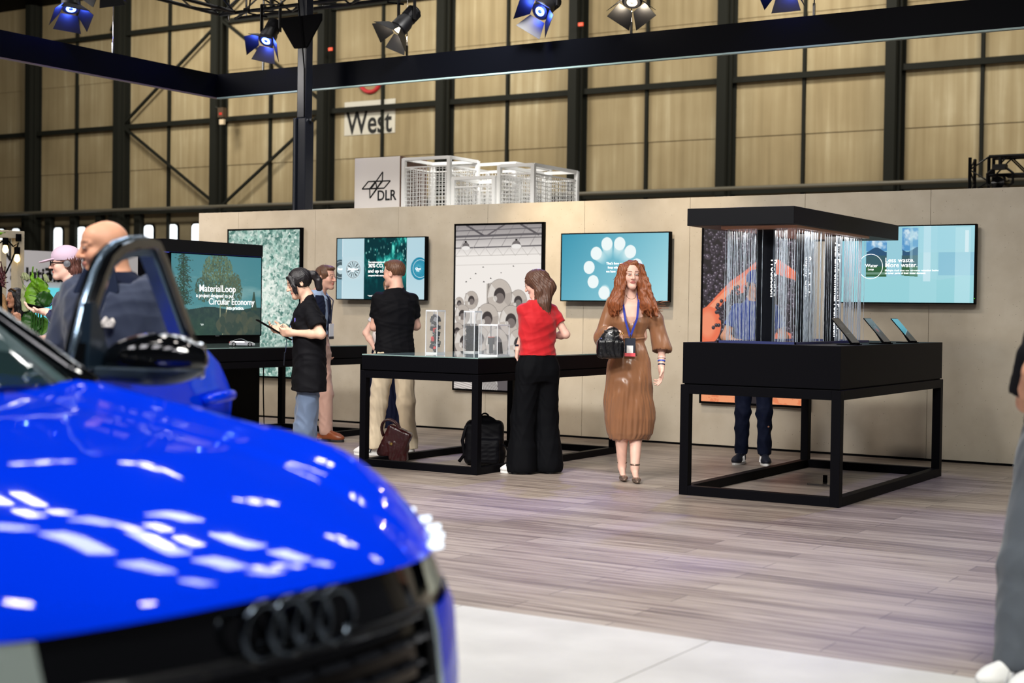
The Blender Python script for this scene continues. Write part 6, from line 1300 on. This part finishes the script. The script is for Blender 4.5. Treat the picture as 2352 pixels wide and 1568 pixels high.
f.hair(bh, lock([hx((0, -.07, .02)), hx((0, -.105, -.08)), f.hc + (.03, -.10, -.17), f.hc + (.045, -.115, -.29)], .072, .042) + lock([hx((.05, -.05, .0)), hx((.06, -.06, -.12)), f.hc + (.06, -.09, -.22)], .045, .03) + lock([hx((-.06, -.03, .02)), hx((-.065, -.035, -.09)), f.hc + (-.01, -.07, -.18)], .036, .03) + [E(hx((0, .1, -.04)), (.05, .06, .09), f.HR, .01, '-')], cut=True, amp=.004, e=.012, fl=.03)
MB().cyl(Vector(f.arms[-1][2]) + Vector((0, 0, .02)), Vector(f.arms[-1][2]) + Vector((0, 0, .035)), .030, n=18).build('wrist_watch', CHROME, f.e)

# -- man in the black t-shirt, back to the camera
g, dep = ground(903, 1046)
f = Fig('man in a black t-shirt and cream trousers with his back turned', g, dep, -162, 1.83, 'm', 'fair', head=(38, -2, 0))
f.arm(-1, f.P(860, 750, .02), f.P(882, 742, -.16), f.W(.9, -.5, .2), f.W(0, -1, 0), 60); f.arm(1, f.P(956, 748, -.12), f.P(918, 748, -.28), f.W(-1, -.1, 0), f.W(0, -1, 0), 40)
a_ = f.P(862, 1046, 0); b_ = f.P(942, 1040, 0); f.leg(-1, (a_[0], a_[1] + .02), hdg=-72); f.leg(1, (b_[0], b_[1] + .02), hdg=10)
f.body(.0065, brow=(80, 60, 46)); f.shirt(fabric('black_cotton', (15, 15, 19), .75), hem=.50, frac=.62, amp=.007, seed=9, e=.014, extra=[Lf(np.array([.485, .54, .60, .66, .74]) * f.H, [.192, .184, .168, .16, .170], [.134, .130, .116, .112, .12], 0, 0, 2.3, .02)])
f.trousers(fabric('cream_cotton', (212, 196, 168), .8), (.098, .080, .070), top=.56, hem=.035, amp=.007, seed=12, flare=.006)
for sd in (1, -1): f.shoe(sd, WSH, SOLEW, stripes=mat('navy_stripe', (24, 26, 40), .6))
f.hair(hairmat('chestnut_hair', (96, 64, 44), 0), [E(f.hx((0, .03, .085)), (.066, .07, .035), f.HR, .02), E(f.hx((0, .0, -.06)), (.12, .14, .045), f.HR, .01, '-'), E(f.hx((0, .05, -.01)), (.12, .07, .05), f.HR, .02, '-')], e=.007, amp=.003, fl=.03)
MB().tube([f.neck + np.array((.06 * math.cos(a), -.01 + .06 * math.sin(a), -.0 + .0 * math.sin(a))) for a in np.linspace(0, 6.283, 21)[:-1]], .005, 6, True).build('neck_cord', BLKM, f.e)

# -- woman in the white blouse partly hidden by him
g, dep = ground(886, 1016)
f = Fig('woman with glasses, white blouse and long navy skirt, mostly hidden behind a man', g, dep, 18, 1.60, 'f', 'pale', head=(8, 6, 0), lean=.02)
f.hc = f.P(900, 660, .05); f.neck = f.hc + (0, -.03, -.10)
f.arm(1, f.P(840, 764, .1), f.P(862, 801, .22), f.W(.6, .4, -.25), f.W(0, 0, -1), 14); f.arm(-1, f.P(925, 770, .0), f.P(890, 800, .2), f.W(-.6, .4, -.2), f.W(0, 0, -1), 14)
f.leg(1, (.06, .0)); f.leg(-1, (-.08, .0)); f.body(.0065, brow=(110, 84, 62)); f.shirt(fabric('white_lace', (232, 230, 230), .8, bump=.5), 'blouse', hem=.60, frac=.34, amp=.004, seed=14)
smesh('skirt', [Lf(np.array([.16, .3, .5, .7, .9, .98]), [.20, .19, .175, .17, .15, .13], [.16, .155, .145, .13, .11, .10], 0, 0, 2.2, .03), Lf(np.array([.5, .8, .98, 1.08]), [.15, .16, .14, .125], [.12, .13, .11, .10], 0, 0, 2, .03)], .008, fabric('navy_crepe', (18, 22, 44), .7), f.e, lambda P, G: .008 * noise3(P * np.array((1, 1, .12)), 40, 3))
for sd in (1, -1): f.shoe(sd, mat('tan_leather', (150, 98, 70), .4), DARKSH, size=.9)
f.hair(hairmat('dark_blond_hair', (136, 104, 76), 0), [E(f.hx((0, -.10, .03)), (.04, .04, .04), None, .02)], amp=.003, e=.008, fl=.04)
m = MB()
for q in (-1, 1): m.tube([f.hx((q * .031 + .022 * math.cos(a), .103, .004 + .018 * math.sin(a))) for a in np.linspace(0, 6.283, 17)[:-1]], .0022, 5, True); m.tube([f.hx((q * .053, .103, .008)), f.hx((q * .08, .02, .006)), f.hx((q * .082, -.01, .002))], .002, 5)
m.tube([f.hx((-.01, .105, .008)), f.hx((.01, .105, .008))], .002, 5); m.build('glasses', mat('glasses_frame', (120, 140, 150), .3), f.e)

# -- person with a pony tail looking at a tablet
dep = 11.1; c0 = pix(712, 700, dep)
f = Fig('person with a black pony tail, black t-shirt and jeans reading a tablet', c0, dep, -84, 1.68, 'f', 'light', build=1.0, head=(0, -20, 0), lean=.02, headoff=(0, .03, -.01))
f.arm(-1, f.P(738, 768, .24), f.P(672, 764, .14), f.W(-1, -.1, .05), f.W(.25, -.75, .45), (45, 50, 50, 50)); f.arm(1, f.P(722, 766, -.2), f.P(652, 758, -.10), f.W(-1, .3, .1), f.W(.2, .6, .5), (30, 35, 40, 45))
f.leg(1, (.08, -.02)); f.leg(-1, (-.09, .01)); f.body(.0065, brow=(26, 22, 24))
f.shirt(fabric('black_cotton', (15, 15, 19), .75), hem=.46, frac=.66, e=.012, e1=.026, amp=.007, seed=21, extra=[Lf(np.array([.44, .5, .6, .7, .78]) * f.H, [.215, .21, .19, .175, .165], [.128, .126, .122, .122, .116], 0, 0, 2.4, .02)])
f.trousers(fabric('washed_denim', (88, 104, 130), .75), (.086, .086, .088), top=.50, hem=.03, amp=.009, seed=22, e=.008)
for sd in (1, -1): f.shoe(sd, DARKSH, DARKSH)
bk = hairmat('black_hair', (22, 18, 22), 0)
f.hair(bk, lock([f.hx((0, -.10, .045)), f.hx((0, -.145, .03)), f.hx((0, -.165, -.03)), f.hx((0, -.15, -.095))], .028, .026, .012) + lock([f.hx((-.055, .075, .075)), f.hx((-.073, .07, .0)), f.hx((-.066, .065, -.08))], .012, .007, .008) + lock([f.hx((-.06, .06, .075)), f.hx((-.08, .05, -.02)), f.hx((-.07, .05, -.11))], .010, .005, .008) + lock([f.hx((.06, .075, .075)), f.hx((.072, .07, .0)), f.hx((.066, .06, -.09))], .012, .005, .008) + [E(f.hx((0, .02, -.085)), (.12, .14, .06), f.HR, .01, '-')][:0], amp=.003, e=.008, fl=.045)
lanyard(f, [f.neck + (-.065, -.03, .0), f.neck + (-.06, .05, -.05), f.neck + (-.03, .125, -.16), (.0, .17, 1.16), (0, .18, 1.03)], None, (20, 30, 70), .009)
MB().tube([(0, .185, 1.03), (0, .19, .93)], .006).build('key_clip', CHROME, f.e); MB().box(-.10, -.05, .118, .124, 1.25, 1.29).build('shirt_logo', mat('logo_violet', (120, 110, 220), .5), f.e)
tb_ = f.base + f.M.inverted() @ Vector(f.P(629, 757, -.02)); q = MB().obox((0, 0, 0), (.105, .005, .15), Matrix.Rotation(math.radians(0), 3, 'X')).build('tablet_computer', BLKM, bevel=.003); q.location = tb_; q.rotation_euler = (math.radians(-60), 0, f.rz); tag(q, 'black tablet computer held by the person with the pony tail', 'tablet')
# -- man behind, blue shirt and vest
g, dep = ground(722, 1012)
f = Fig('man in a light blue shirt, navy waistcoat, beige chinos and brown shoes', g, dep, 62, 1.83, 'm', 'fair', head=(-2, -2, 0), build=1.0)
f.hc = f.P(748, 637, 0); f.neck = f.hc + (0, -.045, -.115)
f.arm(1, f.W(-.22, -.05, 1.13), f.W(-.16, .02, .90), (0, .3, -1), (0, 1, 0), 40); f.arm(-1, f.W(.0, -.30, 1.16), f.W(.05, -.26, .95), (0, .3, -1), (0, 1, 0), 40)
a_ = f.P(697, 1000, .0); b_ = f.P(748, 1015, .05); f.leg(1, (a_[0], a_[1]), hdg=0); f.leg(-1, (b_[0], b_[1]), hdg=0); f.body(.0065, brow=(70, 52, 42), stubble=.22)
f.shirt(fabric('pale_blue_shirt', (158, 184, 220), .7), 'shirt', hem=.565, frac=1.97, long=True, amp=.006, seed=31)
smesh('waistcoat', [f.torso(.022, .58, .82), C(f.sh(-1) * .8, f.sh(1) * .8, .05, .05, .04), Lf(np.array([.56, .7, .9]) * f.H, .045, .06, 0, .155 + f.lean, 2, .01, '-')], .008, fabric('navy_wool', (26, 32, 52), .8), f.e, wrink(.004, 1, 5))
f.trousers(fabric('beige_chino', (178, 142, 128), .8), (.096, .076, .064), top=.595, hem=.035, amp=.007, seed=33)
MB().tube([(.158 * math.cos(a), .112 * math.sin(a), .595 * f.H) for a in np.linspace(0, 6.283, 33)[:-1]], .014, 8, True).build('belt', mat('brown_leather', (120, 62, 34), .35), f.e)
for sd in (1, -1): f.shoe(sd, mat('brown_leather'), DARKSH, size=1.08)
f.hair(hairmat('chestnut_hair', (96, 64, 44), 0), [E(f.hx((0, .04, .095)), (.06, .06, .028), f.HR, .02), E(f.hx((0, .02, -.07)), (.12, .14, .045), f.HR, .01, '-')], e=.007, amp=.004, fl=.03)
lanyard(f, [f.neck + (-.06, -.02, -.02), f.neck + (-.07, .10, -.12), (-.045, .16, 1.32), (-.02, .165, 1.22)], (-.02, .17, 1.13), (24, 34, 66), .010, (226, 232, 242), (30, 34, 48), (.1, .16)); lanyard(f, [f.neck + (.06, -.02, -.02), f.neck + (.06, .10, -.12), (.03, .16, 1.32), (-.02, .165, 1.22)], None, (24, 34, 66), .010)

# -- man behind the falling water
g, dep = ground(1728, 1066)
f = Fig('man in a blue polo shirt and dark jeans behind the falling water', g, dep, 4, 1.76, 'm', 'tan', head=(14, -14, 0))
f.arm(1, f.W(-.27, .02, 1.16), f.W(-.22, .24, 1.12), f.W(.3, .9, .1), (0, 0, -1), 30); f.arm(-1, f.W(.27, .0, 1.16), f.W(.2, .24, 1.1), f.W(-.3, .9, 0), (0, 0, -1), 30)
a_ = f.P(1703, 1052, .0); b_ = f.P(1756, 1058, .03); f.leg(1, (a_[0], a_[1] - .04), hdg=24); f.leg(-1, (b_[0], b_[1] - .04), hdg=-4); f.body(.0065)
f.shirt(fabric('royal_blue_cotton', (34, 62, 140), .8), 'polo_shirt', hem=.53, frac=.6, seed=41); f.trousers(fabric('dark_jeans', (20, 26, 46), .75), (.092, .068, .060), top=.56, hem=.05, amp=.009, seed=42)
for sd in (1, -1): f.shoe(sd, mat('shoe_navy', (22, 26, 42), .6), SOLEW, stripes=SOLEW)
f.hair(bk, [E(f.hx((0, .0, -.06)), (.12, .14, .05), f.HR, .01, '-')], e=.006, fl=.03); smesh('cap', [E(f.hx((0, -.015, .05)), (.088, .104, .085), f.HR, .02), B(f.hx((0, .125, .045)), (.05, .035, .002), .006, f.HR, .02), E(f.hx((0, 0, -.03)), (.13, .14, .06), f.HR, .01, '-')], .006, fabric('blue_cap', (40, 60, 140), .8), f.e)

# -- bald man in the navy jacket behind the open car door
dep = 6.05; c0 = pix(262, 700, dep)
f = Fig('bald man in a navy jacket with a patterned pocket square, behind the open car door', c0, dep, -34, 1.765, 'm', 'tan', build=1.12, head=(-42, -5, 0))
f.hc = f.P(240, 570, 0); f.neck = f.hc + (0, -.05, -.12)
f.arm(-1, f.W(.30, .02, 1.10), f.W(.27, .15, .86), f.W(-.1, .2, -1), f.W(-1, 0, 0), 20); f.arm(1, f.W(-.26, -.12, 1.12), f.W(-.24, -.0, .86), f.W(0, 0, -1), f.W(1, 0, 0), 20)
f.leg(1, (.1, 0)); f.leg(-1, (-.1, 0)); f.body(.0055, brow=(70, 54, 48), lips=(180, 110, 100), stubble=.18, extra=[C(f.hx((0, -.03, -.07)), (0, -.01, .80 * f.H), .062, .072, .03)])
f.shirt(fabric('dark_navy_shirt', (16, 22, 42), .8), 'shirt', hem=.56, frac=.5, amp=.003, seed=50, neckz=.86)
jk = fabric('navy_jacket', (34, 44, 68), .78); 
smesh('jacket', f.sleeves(1.9, .034, .03, True, .034) + [f.torso(.03, .44, .83)] + [C(f.sh(-1) * .9, f.sh(1) * .9, .066, .066, .05), C(f.neck + (0, -.04, .0), f.neck + (0, -.05, -.05), .07, .085, .03), Lf(np.array([.66, .72, .80, .92]) * f.H, [.004, .03, .06, .075], [.10, .12, .13, .14], 0, [.15, .14, .12, .12], 2, .008, '-')], .0075, jk, f.e, wrink(.006, .8, 6))
for s_ in (-1, 1):
    MB().prism([(s_ * .0, 0), (s_ * .075, .20), (s_ * .05, .235), (s_ * .095, .26), (s_ * .06, .36), (s_ * .02, .33)], (s_ * .012, .152 * f.b, .655 * f.H), (1, 0, 0), (0, -.2, 1), (0, .012, 0)).build('lapel', fabric('lapel_navy', (26, 34, 54), .7), f.e, bevel=.003)
MB().prism([(-.03, 0), (.02, 0), (.028, .02), (.006, .045), (-.006, .03), (-.025, .04), (-.038, .02)], (-.085, .150 * f.b, .722 * f.H), (1, 0, 0), (0, -.1, 1), (0, .016, 0)).build('pocket_square', mat('pocket_silk', (196, 190, 186), .4, var=.8, vscale=60), f.e, bevel=.003)
f.trousers(fabric('dark_navy_trousers', (24, 30, 48), .8), top=.56)
for sd in (1, -1): f.shoe(sd, DARKSH, DARKSH)

# -- person in the pink cap with a phone
dep = 11.0; c0 = pix(166, 700, dep)
f = Fig('person in a pale pink cap, glasses and navy jacket holding out a phone', c0, dep, -88, 1.78, 'm', 'pale', head=(0, -3, 0), build=1.0)
f.hc = f.P(150, 605, 0); f.neck = f.hc + (0, -.05, -.115)
f.arm(-1, f.W(.03, .16, 1.16), f.P(107, 716, .05), f.W(-.95, .1, .12), f.W(0, .1, 1), (24, 20, 18, 15)); f.arm(1, f.W(-.02, -.22, 1.15), f.W(-.25, -.1, 1.1), f.W(-1, 0, 0), (0, 0, 1), 30)
f.leg(1, (.09, 0)); f.leg(-1, (-.09, 0)); f.body(.0065)
smesh('jacket', f.sleeves(1.92, .034, .03, True, .03) + [f.torso(.03, .44, .84)] + [C(f.sh(-1) * .9, f.sh(1) * .9, .06, .06, .05), C(f.neck + (0, -.02, .01), f.neck + (0, -.03, -.05), .062, .08, .03)], .0085, fabric('deep_navy_jacket', (20, 28, 62), .8), f.e, wrink(.007, .9, 7))
f.trousers(BLKM); [f.shoe(sd, DARKSH, DARKSH) for sd in (1, -1)]
f.hair(hairmat('auburn_hair', (92, 56, 48), 0), [E(f.hx((0, -.06, -.05)), (.075, .06, .07), f.HR, .02), E(f.hx((0, .05, -.06)), (.12, .07, .09), f.HR, .01, '-')], e=.010, amp=.005, fl=.04)
capm = fabric('pink_cap', (196, 172, 192), .8)
cp = smesh('cap', [E(f.hx((0, -.01, .052)), (.09, .112, .088), f.HR, .02), E(f.hx((0, 0, -.035)), (.14, .15, .066), f.HR, .008, '-')], .006, capm, f.e)
smesh('cap_peak', [E(f.hx((0, .125, .028)), (.064, .072, .010), f.HR @ rotm(-12, 0, 0), .01)], .005, capm, f.e).parent = f.e
m = MB(); m.tube([f.hx((-.031 + .024 * math.cos(a), .108, .004 + .017 * math.sin(a))) for a in np.linspace(0, 6.283, 15)[:-1]], .003, 5, True).tube([f.hx((.031 + .024 * math.cos(a), .108, .004 + .017 * math.sin(a))) for a in np.linspace(0, 6.283, 15)[:-1]], .003, 5, True).tube([f.hx((-.055, .105, .008)), f.hx((-.084, -.01, .004))], .0035); m.build('glasses', BLKM, f.e)
MB().lathe([(.0, -.012), (.024, -.01), (.028, .004), (.012, .012), (0, .012)], f.hx((-.088, -.01, -.005)), 16, 'X').build('headphone', mat('silver_plastic', (130, 130, 136), .3, metal=.6), f.e)
lanyard(f, [f.neck + (-.05, .03, -.04), (-.04, .16, 1.36), (-.03, .175, 1.12), (-.03, .18, 1.02)], (-.03, .185, .97), (30, 50, 150), .010, (196, 200, 240), None, (.1, .14))
ph = f.base + f.M.inverted() @ Vector(f.P(84, 705, .04)); q = MB().obox((0, 0, 0), (.037, .078, .005)).build('phone', BLKM, bevel=.004); q.location = ph; q.rotation_euler = (math.radians(14), math.radians(12), f.rz); tag(q, 'dark phone lying in the open hand of the person in the pink cap', 'phone')

# -- seated or short people at the far left
dep = 16.5; c0 = pix(38, 700, dep)
f = Fig('woman with long black hair, sunglasses on her head, touching her chin', c0, dep, -42, 1.54, 'f', 'tan', head=(-14, 0, 0), build=1.0)
f.arm(-1, f.P(48, 790, .2), f.P(43, 735, .26), f.W(-.3, .1, .8), f.W(-.6, -.5, 0), (60, 60, 60, 60)); f.arm(1, f.W(-.2, -.1, .98), f.W(-.1, .1, .85), f.W(.5, .3, 0), (0, 0, -1), 30)
f.leg(1, (.09, 0)); f.leg(-1, (-.09, 0)); f.body(.007); f.shirt(fabric('black_top', (16, 15, 18), .8), 'top', hem=.5, frac=.9, long=False, amp=.004); f.trousers(BLKM); [f.shoe(sd, DARKSH, DARKSH, size=.9) for sd in (1, -1)]
f.hair(bk, lock([f.hx((0, -.07, 0)), f.hx((0, -.10, -.12)), f.hc + (0, -.12, -.30)], .085, .09) + lock([f.hx((-.07, .0, .03)), f.hx((-.09, .01, -.1)), f.hc + (-.10, .03, -.27)], .035, .045) + lock([f.hx((.07, .0, .03)), f.hx((.09, .01, -.1)), f.hc + (.10, .03, -.27)], .035, .045), amp=.004, e=.012)
MB().tube([f.hx((q * .03 * 1.0, .055 - abs(q) * .006, .125 - .012 * abs(q))) for q in (-2.6, -1.5, -.4, .4, 1.5, 2.6)], .009).build('sunglasses', mat('tortoise', (90, 66, 40), .2), f.e)
MB().cyl(Vector(f.arms[-1][2]) + Vector((0, 0, -.035)), Vector(f.arms[-1][2]) + Vector((0, 0, -.01)), .028, n=16).build('smart_watch', mat('watch_white', (220, 220, 222), .3), f.e)
dep = 14.5; c0 = pix(-14, 700, dep)
f = Fig('person with long blond hair, only partly visible beside the black haired woman', c0, dep, 150, 1.50, 'f', 'fair', head=(0, 0, 0))
f.arm(-1, f.W(-.2, 0, 1.0), f.W(-.15, -.1, .8), (0, 0, -1), (0, 1, 0), 20); f.arm(1, f.W(.2, 0, 1.0), f.W(.15, -.1, .8), (0, 0, -1), (0, 1, 0), 20); f.leg(1, (.09, 0)); f.leg(-1, (-.09, 0)); f.body(.008)
f.shirt(BLKM, 'top', hem=.5); f.trousers(BLKM); [f.shoe(sd, DARKSH, DARKSH, size=.9) for sd in (1, -1)]
f.hair(hairmat('blond_hair', (178, 138, 94), 0), lock([f.hx((0, -.07, 0)), f.hx((0, -.10, -.1)), f.hc + (0, -.11, -.22)], .085, .10) + lock([f.hx((.07, .0, .03)), f.hx((.09, -.01, -.1)), f.hc + (.10, -.03, -.2)], .04, .05), amp=.004, e=.012)

# -- person cut off by the right edge
dep = 5.45; c0 = pix(2448, 700, dep)
f = Fig('person in a black top, grey trousers and white sneakers, only partly visible', c0, dep, -60, 1.66, 'f', 'tan', build=1.12, head=(0, 0, 0), lean=.0)
f.arm(1, f.P(2358, 925, -.05) , f.P(2364, 850, .08), f.W(.25, .2, .9), f.W(.8, 0, 0), (70, 70, 70, 70), shoulder=f.P(2374, 812, 0)); f.arm(-1, f.P(2450, 900, .1), f.P(2420, 880, .25), f.W(-.5, 0, .5), f.W(0, 0, 1), 50)
a_ = f.P(2334, 1506, .0); f.leg(1, (a_[0], a_[1]), hdg=-16); f.leg(-1, (-.12, .08), hdg=-6); f.body(.0065)
f.shirt(fabric('black_cotton', (15, 15, 19), .75), hem=.57, frac=.72, e=.02, e1=.03, amp=.004, seed=61); f.trousers(fabric('grey_wool', (74, 80, 88), .8), (.108, .086, .080), top=.60, hem=.035, amp=.005, seed=62)
for sd in (1, -1): f.shoe(sd, WSH, SOLEW, size=1.05, stripes=mat('lace_grey', (170, 172, 176), .6))
f.hair(bk, [], e=.01)
